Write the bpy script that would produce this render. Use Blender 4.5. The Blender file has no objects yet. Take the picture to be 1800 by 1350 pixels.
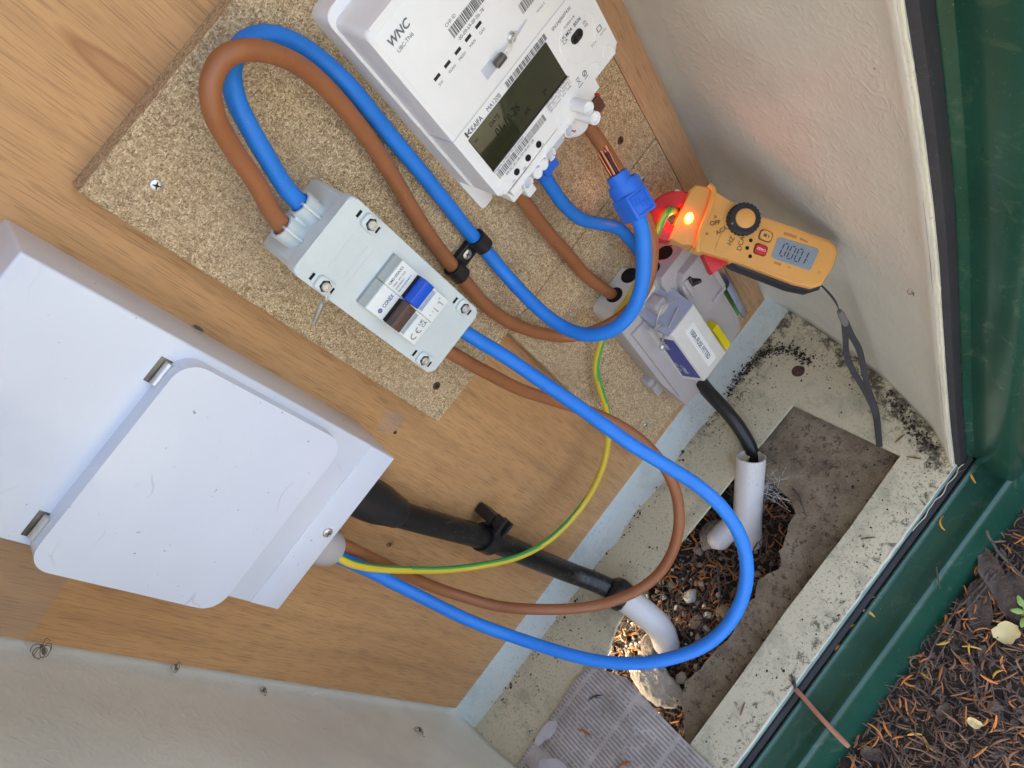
import bpy, bmesh, math, random
from mathutils import Vector, Matrix, noise
from mathutils.geometry import tessellate_polygon

# ------------------------------------------------------------------ camera, sky, sun, exposure
SC = bpy.context.scene
COL = SC.collection
K = 0.001                                   # everything below is authored in millimetres
cam_d = bpy.data.cameras.new('camera'); cam = bpy.data.objects.new('camera', cam_d); COL.objects.link(cam)
cam_d.sensor_width = 36.0; cam_d.lens = 24.977; cam_d.clip_start = 0.01; cam_d.clip_end = 500
_right = Vector((0.60876, -0.60623, -0.51175)); _down = Vector((-0.79241, -0.43325, -0.42939)); _fwd = Vector((0.03859, 0.66692, -0.74413))
cam.matrix_world = Matrix((( _right.x, -_down.x, -_fwd.x, 0.316), (_right.y, -_down.y, -_fwd.y, -0.440),
                           (_right.z, -_down.z, -_fwd.z, 0.766), (0, 0, 0, 1)))
SC.camera = cam

SUN_EL, SUN_AZ = math.radians(28), math.radians(-42)      # sun stands behind the cabinet, a little to its left
W = bpy.data.worlds.new('World'); SC.world = W; W.use_nodes = True
wt = W.node_tree; bg = wt.nodes['Background']
sky = wt.nodes.new('ShaderNodeTexSky'); sky.sky_type = 'NISHITA'; sky.sun_disc = False
sky.sun_elevation = SUN_EL; sky.sun_rotation = SUN_AZ; sky.air_density = 0.45; sky.dust_density = 6.0; sky.ozone_density = 0.5
wt.links.new(sky.outputs[0], bg.inputs['Color']); bg.inputs['Strength'].default_value = 0.15
sun_d = bpy.data.lights.new('sun', 'SUN'); sun_d.energy = 2.0; sun_d.angle = math.radians(0.5); sun_d.color = (1.0, 0.93, 0.82)
sun = bpy.data.objects.new('sun', sun_d); COL.objects.link(sun)
_sd = Vector((math.sin(SUN_AZ) * math.cos(SUN_EL), math.cos(SUN_AZ) * math.cos(SUN_EL), math.sin(SUN_EL)))
sun.rotation_euler = _sd.to_track_quat('Z', 'Y').to_euler(); sun.location = (0, 0, 6)
SC.view_settings.view_transform = 'Standard'; SC.view_settings.look = 'None'
SC.view_settings.exposure = 3.32; SC.view_settings.gamma = 1.0; SC.view_settings.use_curve_mapping = False
SC.view_settings.use_white_balance = True; SC.view_settings.white_balance_temperature = 7400; SC.view_settings.white_balance_tint = 8
SC.cycles.max_bounces = 8; SC.cycles.diffuse_bounces = 5

# ------------------------------------------------------------------ materials
def srgb(r, g, b):
    f = lambda c: (c/255/12.92) if c/255 <= 0.04045 else ((c/255+0.055)/1.055)**2.4
    return (f(r), f(g), f(b), 1.0)

class Mat:
    def __init__(s, name, col, rough=0.5, metal=0.0, spec=0.5, coat=0.0):
        s.m = bpy.data.materials.new(name); s.m.use_nodes = True
        s.t = s.m.node_tree; s.b = s.t.nodes['Principled BSDF']
        s.i('Base Color', col); s.i('Roughness', rough); s.i('Metallic', metal); s.i('Specular IOR Level', spec)
        if coat: s.i('Coat Weight', coat); s.i('Coat Roughness', 0.08)
        s.m.diffuse_color = col
    def i(s, k, v):
        if hasattr(v, 'links') or isinstance(v, bpy.types.NodeSocket): s.t.links.new(v, s.b.inputs[k])
        else: s.b.inputs[k].default_value = v
    def node(s, typ, ins=None, **attrs):
        n = s.t.nodes.new(typ)
        for k, v in attrs.items(): setattr(n, k, v)
        for k, v in (ins or {}).items():
            if isinstance(v, bpy.types.NodeSocket): s.t.links.new(v, n.inputs[k])
            else: n.inputs[k].default_value = v
        return n
    def coords(s, scale=(1, 1, 1), rot=(0, 0, 0), loc=(0, 0, 0)):
        c = s.node('ShaderNodeTexCoord')
        mp = s.node('ShaderNodeMapping', {'Vector': c.outputs['Object'], 'Scale': scale, 'Rotation': rot, 'Location': loc})
        return mp.outputs[0]
    def noise(s, scale, detail=3, rough=0.5, dist=0.0, vec=None, typ='FBM'):
        n = s.node('ShaderNodeTexNoise', {'Vector': vec if vec is not None else s.coords(), 'Scale': scale, 'Detail': detail, 'Roughness': rough, 'Distortion': dist})
        n.noise_type = typ
        return n.outputs[0]
    def voro(s, scale, vec=None, out='Color', feature='F1', rnd=1.0):
        n = s.node('ShaderNodeTexVoronoi', {'Vector': vec if vec is not None else s.coords(), 'Scale': scale, 'Randomness': rnd})
        n.feature = feature
        return n.outputs[out]
    def ramp(s, fac, stops, interp='LINEAR'):
        n = s.node('ShaderNodeValToRGB', {'Fac': fac}); e = n.color_ramp.elements; n.color_ramp.interpolation = interp
        while len(e) < len(stops): e.new(0.5)
        for q, (p, c) in zip(e, stops):
            q.position = p; q.color = c if isinstance(c, tuple) else (c, c, c, 1)
        return n.outputs[0]
    def mix(s, fac, a, b, mode='MIX'):
        n = s.node('ShaderNodeMixRGB', {'Fac': fac, 'Color1': a, 'Color2': b}); n.blend_type = mode
        return n.outputs[0]
    def math(s, op, a, b=0.0):
        n = s.node('ShaderNodeMath', {0: a, 1: b}); n.operation = op
        return n.outputs[0]
    def bump(s, h, strength=0.3, dist=0.001):
        n = s.node('ShaderNodeBump', {'Height': h, 'Strength': strength, 'Distance': dist})
        s.i('Normal', n.outputs[0]); return n

def plastic(name, col, rough=0.4, var=0.06, bump=0.05, dirt=None, dirt_amt=0.35, spec=0.5, coat=0):
    """moulded plastic or paint: faint colour drift, uneven gloss, fine orange peel, optional grime"""
    m = Mat(name, col, rough, spec=spec, coat=coat)
    n = m.noise(35, 4, 0.6)
    lo = tuple(c*(1-var) for c in col[:3])+(1,); hi = tuple(min(1, c*(1+var)) for c in col[:3])+(1,)
    c = m.ramp(n, [(0.3, lo), (0.7, hi)])
    if dirt:
        d = m.math('MULTIPLY', m.ramp(m.noise(420, 4, 0.7), [(0.58, 0.0), (0.72, 1.0)]), m.ramp(m.noise(28, 3, 0.6), [(0.4, 0.0), (0.7, 1.0)]))
        c = m.mix(m.math('MULTIPLY', d, dirt_amt), c, dirt)
    m.i('Base Color', c)
    m.i('Roughness', m.ramp(m.noise(40, 2), [(0.05, max(0.03, rough-0.08)), (0.95, min(1, rough+0.08))]))
    if bump: m.bump(m.noise(900, 2), bump, 0.0003)
    return m

MT = {}
BROWN_DIRT = srgb(74, 60, 46)
# plywood: long grain running up the sheet, dark pores, and one smooth dark figure in the veneer
def plywood(name, base, knot=None, across=False, fine=1.0):
    m = Mat(name, base, 0.55)
    v = m.coords((1, 0.055, 1), loc=(3.1, 0.7, 1.9))
    warp = m.noise(9, 2, vec=m.coords((1, 0.6, 1)))
    v2 = m.node('ShaderNodeVectorMath', {0: v, 1: m.node('ShaderNodeVectorMath', {0: warp, 1: (0.02, 0.004, 0.0)}, operation='MULTIPLY').outputs[0]}, operation='ADD').outputs[0]
    g1 = m.noise(70*fine, 5, 0.6, vec=v2); g2 = m.noise(520*fine, 3, 0.65, vec=v2)
    b = base
    c = m.ramp(g1, [(0.25, tuple(q*0.8 for q in b[:3])+(1,)), (0.5, b), (0.78, tuple(min(1, q*1.12) for q in b[:3])+(1,))])
    c = m.mix(m.math('MULTIPLY', m.ramp(g2, [(0.3, 1.0), (0.46, 0.0)]), 0.4), c, tuple(q*0.42 for q in b[:3])+(1,))
    pores = m.ramp(m.noise(1150*fine, 1, vec=m.coords((1, 0.035, 1), loc=(5, 2, 3))), [(0.55, 0.0), (0.66, 1.0)])
    c = m.mix(m.math('MULTIPLY', pores, 0.42), c, tuple(q*0.3 for q in b[:3])+(1,))
    c = m.mix(m.ramp(m.noise(7, 3), [(0.4, 0.0), (0.75, 0.35)]), c, tuple(q*k for q, k in zip(b[:3], (0.85, 0.72, 0.62)))+(1,))
    if knot:
        kx, ky = knot
        mp = m.coords((1/0.0075, 1/0.055, 0), loc=(-kx/0.0075, -ky/0.055, 0))
        L = m.node('ShaderNodeVectorMath', {0: m.node('ShaderNodeVectorMath', {0: mp, 1: m.node('ShaderNodeVectorMath', {0: m.noise(22, 2), 1: (0.7, 0.7, 0)}, operation='MULTIPLY').outputs[0]}, operation='ADD').outputs[0]}, operation='LENGTH').outputs['Value']
        c = m.mix(m.ramp(L, [(0.0, 0.42), (0.55, 0.4), (0.78, 0.9), (0.92, 0.3), (1.0, 0.0)]), c, tuple(q*k for q, k in zip(b[:3], (0.62, 0.48, 0.4)))+(1,))
    m.i('Base Color', c); m.bump(m.mix(0.5, g2, pores), 0.25, 0.0006)
    m.i('Roughness', m.ramp(g1, [(0.3, 0.62), (0.7, 0.45)]))
    return m
MT['ply'] = plywood('plywood_veneer', srgb(208, 158, 106), knot=(0.0245, 0.668))
MT['batten'] = plywood('softwood_batten', srgb(198, 156, 116), fine=1.3)
def chipboard(name, k=1.0):
    m = Mat(name, srgb(176, 146, 104), 0.75)
    r1 = m.coords((1, 0.6, 1), rot=(0, 0, 0.6)); r2 = m.coords((0.6, 1, 1), rot=(0, 0, 0.2), loc=(4, 2, 1))
    w = m.noise(420, 2)
    sel = m.ramp(w, [(0.48, 0.0), (0.52, 1.0)])
    cells = m.mix(sel, m.voro(1500, r1), m.voro(1350, r2))
    val = m.node('ShaderNodeSeparateColor', {0: cells}).outputs[0]
    c = m.ramp(val, [(0.0, srgb(104*k, 82*k, 54*k)), (0.14, srgb(146*k, 116*k, 78*k)), (0.45, srgb(176*k, 148*k, 110*k)), (0.75, srgb(195*k, 169*k, 130*k)), (1.0, srgb(224*k, 204*k, 168*k))])
    dark = m.ramp(m.noise(900, 3, 0.7), [(0.55, 0.0), (0.66, 0.85)])
    c = m.mix(dark, c, srgb(92*k, 70*k, 44*k))
    red = m.ramp(m.noise(300, 2), [(0.69, 0.0), (0.74, 0.6)])
    c = m.mix(red, c, srgb(120*k, 70*k, 48*k))
    c = m.mix(m.ramp(m.noise(12, 3), [(0.4, 0.0), (0.72, 0.45)]), c, srgb(152*k, 128*k, 102*k))
    big = m.node('ShaderNodeSeparateColor', {0: m.voro(430, m.coords((1, 0.5, 1), rot=(0, 0, 0.9)))}).outputs[0]
    c = m.mix(m.ramp(big, [(0.80, 0.0), (0.84, 0.2)]), c, srgb(226, 204, 160)); c = m.mix(m.ramp(big, [(0.10, 0.24), (0.14, 0.0)]), c, srgb(104, 80, 54))
    m.i('Base Color', c); m.bump(m.mix(0.5, val, m.noise(700, 2)), 0.35, 0.0006)
    return m
def film():
    m = Mat('clear_film', srgb(200, 190, 176), 0.25); m.i('Alpha', 0.22); return m
MT['tape'] = film()
MT['chip'] = chipboard('chipboard_face', 1.1)
def grp(name, col, wrinkle=0.5, dirt=0.3, green=False, scale=60):
    m = Mat(name, col, 0.45)
    v = m.coords()
    h1 = m.noise(scale, 5, 0.55, 1.6, vec=v, typ='RIDGED_MULTIFRACTAL'); h2 = m.noise(scale*2.4, 3, 0.5, 0.8, vec=v)
    n = m.noise(10, 3)
    c = m.ramp(n, [(0.3, tuple(q*0.9 for q in col[:3])+(1,)), (0.7, tuple(min(1, q*1.06) for q in col[:3])+(1,))])
    if dirt:
        sp = m.ramp(m.noise(330, 5, 0.75), [(0.55, 0.0), (0.63, 1.0)])
        zone = m.ramp(m.noise(11, 4, 0.65, 0.3), [(0.36, 0.12), (0.66, 1.0)])
        c = m.mix(m.math('MULTIPLY', m.math('MULTIPLY', sp, zone), dirt), c, srgb(44, 46, 42))
        bl = m.ramp(m.noise(46, 5, 0.7), [(0.58, 0.0), (0.72, 0.8)])
        c = m.mix(m.math('MULTIPLY', bl, min(1, dirt*0.6)), c, srgb(96, 100, 86))
        c = m.mix(m.math('MULTIPLY', m.ramp(m.noise(24, 5, 0.7, 0.4, vec=m.coords(loc=(3, 5, 1))), [(0.52, 0.0), (0.72, 0.7)]), min(1, dirt)), c, srgb(142, 142, 120))
    if dirt > 0.9:
        sx = m.node('ShaderNodeSeparateXYZ', {0: m.node('ShaderNodeTexCoord').outputs['Object']}).outputs
        back = m.math('MULTIPLY', m.ramp(sx[2], [(0.022, 1.0), (0.062, 0.0)]), m.ramp(sx[0], [(0.02, 0.25), (0.2, 1.0)]))
        right = m.ramp(m.math('SUBTRACT', sx[0], m.math('MULTIPLY', sx[2], -0.42)), [(0.31, 0.0), (0.345, 1.0)])
        front = m.math('MULTIPLY', m.ramp(sx[2], [(0.225, 0.0), (0.262, 0.6)]), 1.0)
        edge = m.math('MAXIMUM', m.math('MAXIMUM', back, right), front)
        st = m.ramp(m.math('ADD', m.math('MULTIPLY', edge, 0.20), m.noise(85, 8, 0.8, 0.4)), [(0.63, 0.0), (0.72, 0.9)])
        c = m.mix(st, c, srgb(70, 64, 50))
    m.i('Base Color', c)
    m.i('Roughness', m.ramp(h2, [(0.3, 0.36), (0.7, 0.55)]))
    patch = m.ramp(m.noise(7, 3, 0.6), [(0.35, 0.25), (0.7, 1.0)])
    if not dirt:
        d = m.voro(38, vec=m.coords(loc=(1, 2, 3)), out='Distance'); keep = m.ramp(m.noise(13, 3), [(0.5, 0.0), (0.6, 1.0)])
        c = m.mix(m.math('MULTIPLY', m.ramp(d, [(0.022, 0.85), (0.034, 0.0)]), keep), c, srgb(60, 52, 42))
        c = m.mix(m.ramp(m.noise(16, 5, 0.7, 0.6), [(0.5, 0.0), (0.8, 0.35)]), c, tuple(q*k for q, k in zip(col[:3], (0.74, 0.7, 0.62)))+(1,))
        m.i('Base Color', c)
    m.bump(m.math('MULTIPLY', m.mix(0.4, h1, h2), patch), wrinkle, 0.0022)
    return m
MT['grp_wall'] = grp('fibreglass_wall', srgb(221, 218, 202), 0.65, 0.0, scale=85)
MT['grp_back'] = grp('fibreglass_back', srgb(208, 216, 206), 0.18, 0.35)
MT['grp_floor'] = grp('fibreglass_floor', srgb(212, 202, 170), 0.2, 1.0)
MT['grp_edge'] = plastic('cut_fibreglass_edge', srgb(208, 202, 178), 0.7, 0.1, 0.4, srgb(60, 64, 54), 0.8)
def gelcoat():
    m = Mat('green_gelcoat', srgb(20, 84, 66), 0.25)
    c = m.ramp(m.noise(14, 4), [(0.2, srgb(20, 62, 48)), (0.8, srgb(32, 78, 62))])
    dust = m.math('MULTIPLY', m.ramp(m.noise(650, 3, 0.7), [(0.66, 0.0), (0.74, 1.0)]), m.ramp(m.noise(30, 3), [(0.42, 0.0), (0.65, 0.9)]))
    c = m.mix(dust, c, srgb(150, 165, 145))
    sm = m.ramp(m.noise(45, 5, 0.65, 1.0), [(0.56, 0.0), (0.75, 0.45)])
    c = m.mix(sm, c, srgb(92, 110, 84))
    m.i('Base Color', c); m.i('Roughness', m.ramp(m.noise(18, 2), [(0.1, 0.16), (0.9, 0.28)])); m.bump(m.noise(70, 3), 0.12, 0.001)
    return m
MT['green'] = gelcoat()
MT['lip'] = plastic('greenish_moulding_lip', srgb(118, 142, 130), 0.45, 0.12, 0.3, srgb(50, 60, 54), 0.6)
MT['seal'] = plastic('black_rubber_seal', srgb(46, 45, 48), 0.7, 0.2, 0.3, srgb(140, 140, 130), 0.35)
def dirty_board():
    m = Mat('dirty_base_board', srgb(136, 120, 96), 0.9)
    c = m.ramp(m.noise(30, 6, 0.7), [(0.3, srgb(94, 80, 64)), (0.5, srgb(140, 124, 100)), (0.72, srgb(164, 150, 126))])
    c = m.mix(m.ramp(m.noise(150, 5, 0.75), [(0.54, 0.0), (0.66, 0.9)]), c, srgb(66, 54, 44))
    c = m.mix(m.ramp(m.noise(420, 4, 0.7), [(0.6, 0.0), (0.7, 0.7)]), c, srgb(182, 168, 146))
    m.i('Base Color', c); m.bump(m.noise(140, 6, 0.7), 0.8, 0.003); return m
MT['board'] = dirty_board()
MT['meter'] = plastic('meter_white_plastic', srgb(242, 240, 234), 0.34, 0.02, 0.06)
MT['meter_grey'] = plastic('meter_socket_grey', srgb(196, 200, 204), 0.4, 0.02, 0.03)
MT['ink'] = plastic('black_print', srgb(78, 78, 80), 0.6, 0.1, 0)
MT['inkgrey'] = plastic('grey_print', srgb(112, 114, 116), 0.6, 0.1, 0)
MT['inkblue'] = plastic('blue_print', srgb(28, 58, 150), 0.5, 0.05, 0)
MT['black'] = plastic('black_plastic', srgb(30, 30, 31), 0.4, 0.15, 0.1, srgb(120, 112, 100), 0.2)
MT['hole'] = Mat('dark_hole', srgb(12, 11, 11), 0.8)
MT['lcd'] = plastic('lcd_glass', srgb(40, 45, 22), 0.05, 0.35, 0, spec=0.8)
MT['lcdink'] = plastic('lcd_segments', srgb(12, 14, 9), 0.3, 0.05, 0)
MT['grey_box'] = plastic('grey_abs', srgb(210, 217, 212), 0.38, 0.03, 0.08, srgb(110, 108, 98), 0.15)
MT['mcb'] = plastic('switch_white', srgb(234, 236, 228), 0.35, 0.02, 0.04)
MT['mcbgrey'] = plastic('switch_grey', srgb(158, 166, 164), 0.35, 0.03, 0.04)
MT['tog_brown'] = plastic('toggle_brown', srgb(88, 66, 58), 0.35, 0.06, 0.08)
MT['tog_blue'] = plastic('toggle_blue', srgb(4, 84, 200), 0.3, 0.05, 0.05)
def white_enamel():
    m = Mat('white_enamel_steel', srgb(216, 221, 232), 0.15)
    base = m.ramp(m.noise(9, 3), [(0.25, srgb(210, 214, 222)), (0.75, srgb(222, 226, 233))])
    m.bump(m.noise(55, 3), 0.06, 0.001)
    hair = m.math('MULTIPLY', m.ramp(m.math('ABSOLUTE', m.math('SUBTRACT', m.noise(24, 2, 0.5, 0.6), 0.5)), [(0.0, 0.5), (0.006, 0.0)]), m.ramp(m.noise(17, 2, vec=m.coords(loc=(2, 1, 0))), [(0.56, 0.0), (0.66, 1.0)]))
    base = m.mix(hair, base, srgb(140, 140, 146))
    sp = m.math('MULTIPLY', m.ramp(m.noise(210, 3, 0.6), [(0.70, 0.0), (0.735, 1.0)]), m.ramp(m.noise(14, 2), [(0.46, 0.0), (0.6, 1.0)]))
    c = m.mix(m.math('MULTIPLY', sp, 0.75), base, srgb(70, 66, 66))
    m.i('Base Color', c)
    return m
MT['enamel'] = white_enamel()
MT['steel'] = plastic('zinc_steel', srgb(222, 220, 214), 0.42, 0.15, 0.2); MT['steel'].i('Metallic', 1.0)
MT['steel_dull'] = plastic('dull_steel', srgb(120, 114, 106), 0.45, 0.25, 0.3); MT['steel_dull'].i('Metallic', 0.9)
MT['rust'] = plastic('rusty_steel', srgb(84, 60, 46), 0.8, 0.3, 0.5)
MT['brass'] = plastic('brass', srgb(196, 160, 92), 0.35, 0.1, 0.1); MT['brass'].i('Metallic', 1.0)
MT['copper'] = plastic('bright_copper', srgb(206, 128, 88), 0.28, 0.2, 0.1); MT['copper'].i('Metallic', 1.0)
MT['copper_dark'] = plastic('tarnished_copper', srgb(92, 58, 58), 0.35, 0.3, 0.1); MT['copper_dark'].i('Metallic', 1.0)
MT['c_blue'] = plastic('blue_pvc', srgb(6, 124, 216), 0.5, 0.07, 0.12, srgb(150, 185, 220), 0.35)
MT['c_blue2'] = plastic('blue_nylon', srgb(24, 108, 214), 0.4, 0.04, 0.1)
MT['c_brown'] = plastic('brown_pvc', srgb(160, 99, 60), 0.45, 0.08, 0.12, srgb(200, 164, 136), 0.4)
MT['c_brown_dk'] = plastic('brown_pvc_inner', srgb(104, 66, 46), 0.42, 0.08, 0.1)
MT['c_green'] = plastic('green_pvc', srgb(72, 172, 84), 0.42, 0.06, 0.1)
MT['c_yellow'] = plastic('yellow_pvc', srgb(226, 196, 62), 0.42, 0.05, 0.1)
def scuffed(name, col, light, amt):
    m = Mat(name, col, 0.36)
    s = m.ramp(m.noise(260, 5, 0.7, 0.8, vec=m.coords((1, 0.5, 1))), [(0.55, 0.0), (0.75, 1.0)])
    z = m.ramp(m.noise(22, 3), [(0.4, 0.0), (0.68, 1.0)])
    m.i('Base Color', m.mix(m.math('MULTIPLY', m.math('MULTIPLY', s, z), amt), col, light)); m.bump(m.noise(300, 3), 0.2, 0.0006)
    return m
MT['conduit'] = scuffed('scuffed_black_pipe', srgb(24, 23, 23), srgb(128, 122, 110), 0.8)
MT['duct'] = scuffed('white_duct_plastic', srgb(220, 214, 206), srgb(128, 110, 90), 0.75)
MT['cut_grey'] = plastic('cutout_grey', srgb(184, 176, 172), 0.48, 0.03, 0.1, srgb(110, 100, 96), 0.35)
MT['cut_light'] = plastic('fuse_carrier_grey', srgb(222, 219, 208), 0.4, 0.03, 0.08, srgb(96, 90, 84), 0.4)
MT['cut_blue'] = plastic('cutout_bluegrey', srgb(150, 152, 166), 0.45, 0.04, 0.08, srgb(96, 92, 90), 0.3)
MT['label'] = plastic('white_label', srgb(240, 240, 234), 0.5, 0.02, 0.02)
MT['label_violet'] = plastic('violet_label', srgb(66, 66, 142), 0.4, 0.05, 0.02)
MT['yellow_tag'] = plastic('yellow_sticker', srgb(238, 214, 20), 0.45, 0.03, 0.05)
MT['wire'] = plastic('seal_wire', srgb(210, 212, 208), 0.35, 0.1, 0); MT['wire'].i('Metallic', 0.7)
MT['m_yellow'] = plastic('tester_amber', srgb(228, 166, 88), 0.42, 0.04, 0.12, srgb(120, 80, 50), 0.25)
MT['m_red'] = plastic('tester_red', srgb(206, 40, 44), 0.4, 0.05, 0.08)
MT['m_black'] = plastic('tester_black_rubber', srgb(34, 36, 42), 0.55, 0.1, 0.2)
MT['m_lcd'] = plastic('tester_lcd', srgb(136, 150, 158), 0.2, 0.03, 0)
MT['m_lcdink'] = plastic('tester_digits', srgb(48, 56, 62), 0.4, 0.05, 0)
MT['pen'] = plastic('brown_marker_ink', srgb(84, 52, 34), 0.6, 0.15, 0)
MT['smudge'] = plastic('worn_print', srgb(176, 128, 70), 0.6, 0.2, 0)
MT['strap'] = plastic('grey_strap', srgb(66, 64, 66), 0.8, 0.2, 0.5)
MT['ferrule'] = plastic('grey_ferrule', srgb(122, 120, 118), 0.5, 0.1, 0.1)
MT['paper'] = None
def newsprint():
    m = Mat('damp_newsprint', srgb(172, 166, 162), 0.85)
    c0 = m.ramp(m.noise(30, 5, 0.65), [(0.3, srgb(160, 148, 136)), (0.65, srgb(204, 194, 184)), (0.9, srgb(216, 206, 200))])
    crd = m.node('ShaderNodeTexCoord').outputs['Object']
    sx = m.node('ShaderNodeSeparateXYZ', {0: crd}).outputs
    row = m.math('FRACT', m.math('MULTIPLY', sx[0], 1/0.0042))
    inrow = m.math('MULTIPLY', m.math('GREATER_THAN', row, 0.36), m.math('LESS_THAN', row, 0.78))
    cell = m.node('ShaderNodeCombineXYZ', {0: m.math('MULTIPLY', m.math('FLOOR', m.math('MULTIPLY', sx[0], 1/0.0042)), 7.37), 1: m.math('MULTIPLY', sx[2], 210.0), 2: 0.0}).outputs[0]
    words = m.ramp(m.noise(1.0, 2, vec=cell), [(0.36, 0.0), (0.42, 1.0)])
    col = m.math('FRACT', m.math('MULTIPLY', m.math('ADD', sx[2], 0.2), 1/0.058))
    para = m.math('MULTIPLY', m.ramp(m.noise(20, 2, vec=m.coords((1.6, 1, 0.5))), [(0.38, 0.0), (0.42, 1.0)]), m.math('GREATER_THAN', col, 0.08))
    ink = m.math('MULTIPLY', m.math('MULTIPLY', inrow, words), m.math('MULTIPLY', para, 0.5))
    c = m.mix(ink, c0, srgb(70, 64, 62))
    c = m.mix(m.ramp(m.noise(40, 4, 0.7, 0.5), [(0.6, 0.0), (0.8, 0.5)]), c, srgb(128, 104, 78))
    m.i('Base Color', c); m.bump(m.noise(120, 4), 0.4, 0.001)
    return m
MT['paper'] = newsprint()
MT['torn'] = plastic('torn_paper', srgb(206, 200, 200), 0.85, 0.08, 0.4, srgb(120, 110, 100), 0.5)
def earth(name, a, b, sc=60):
    m = Mat(name, a, 0.95)
    m.i('Base Color', m.ramp(m.noise(sc, 6, 0.7), [(0.35, a), (0.65, b)])); m.bump(m.noise(sc*3, 5, 0.7), 0.9, 0.006)
    return m
MT['ground'] = earth('leaf_mould_soil', srgb(30, 24, 20), srgb(62, 52, 42))
MT['bounce_ground'] = earth('pale_bounce_ground', srgb(92, 94, 80), srgb(122, 122, 106), 20)  # unseen ground beyond the mulch, toned to bounce fill light into the cabinet
MT['stone'] = earth('pale_stone', srgb(200, 190, 172), srgb(236, 230, 216), 60)
MT['pebble'] = earth('grey_pebble', srgb(128, 116, 104), srgb(182, 170, 154), 70)
MT['pebble2'] = earth('tan_pebble', srgb(142, 116, 92), srgb(190, 164, 138), 70)
MT['n_dark'] = plastic('dark_dead_needle', srgb(84, 66, 54), 0.7, 0.45, 0)
MT['n_mid'] = plastic('brown_dead_needle', srgb(122, 88, 62), 0.65, 0.3, 0)
MT['n_orange'] = plastic('orange_dead_needle', srgb(186, 112, 44), 0.55, 0.25, 0)
MT['n_yellow'] = plastic('yellow_needle', srgb(206, 160, 62), 0.5, 0.2, 0)
MT['n_green'] = plastic('fresh_green_leaf', srgb(128, 158, 76), 0.5, 0.2, 0)
MT['twig'] = earth('grey_twig', srgb(74, 62, 54), srgb(132, 118, 106), 200)
MT['bark'] = earth('bark_flake', srgb(74, 62, 54), srgb(112, 96, 84), 80)
MT['leaf'] = plastic('pale_dry_leaf', srgb(196, 180, 128), 0.7, 0.15, 0.4)
MT['bug'] = plastic('dead_spider', srgb(104, 90, 74), 0.8, 0.3, 0)
MT['crumb'] = plastic('dark_crumb', srgb(50, 44, 36), 0.9, 0.4, 0)
MT['rod'] = plastic('pink_brown_rod', srgb(164, 108, 82), 0.55, 0.12, 0.2)
def glow():
    m = Mat('red_lamp', srgb(255, 60, 20), 0.3)
    m.i('Emission Color', (1.0, 0.12, 0.02, 1)); m.i('Emission Strength', 3.0); return m
MT['glow'] = glow()
def glow2():
    m = Mat('red_lamp_core', srgb(255, 200, 120), 0.3)
    m.i('Emission Color', (1.0, 0.62, 0.28, 1)); m.i('Emission Strength', 5.0); return m
MT['glow2'] = glow2()

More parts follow.
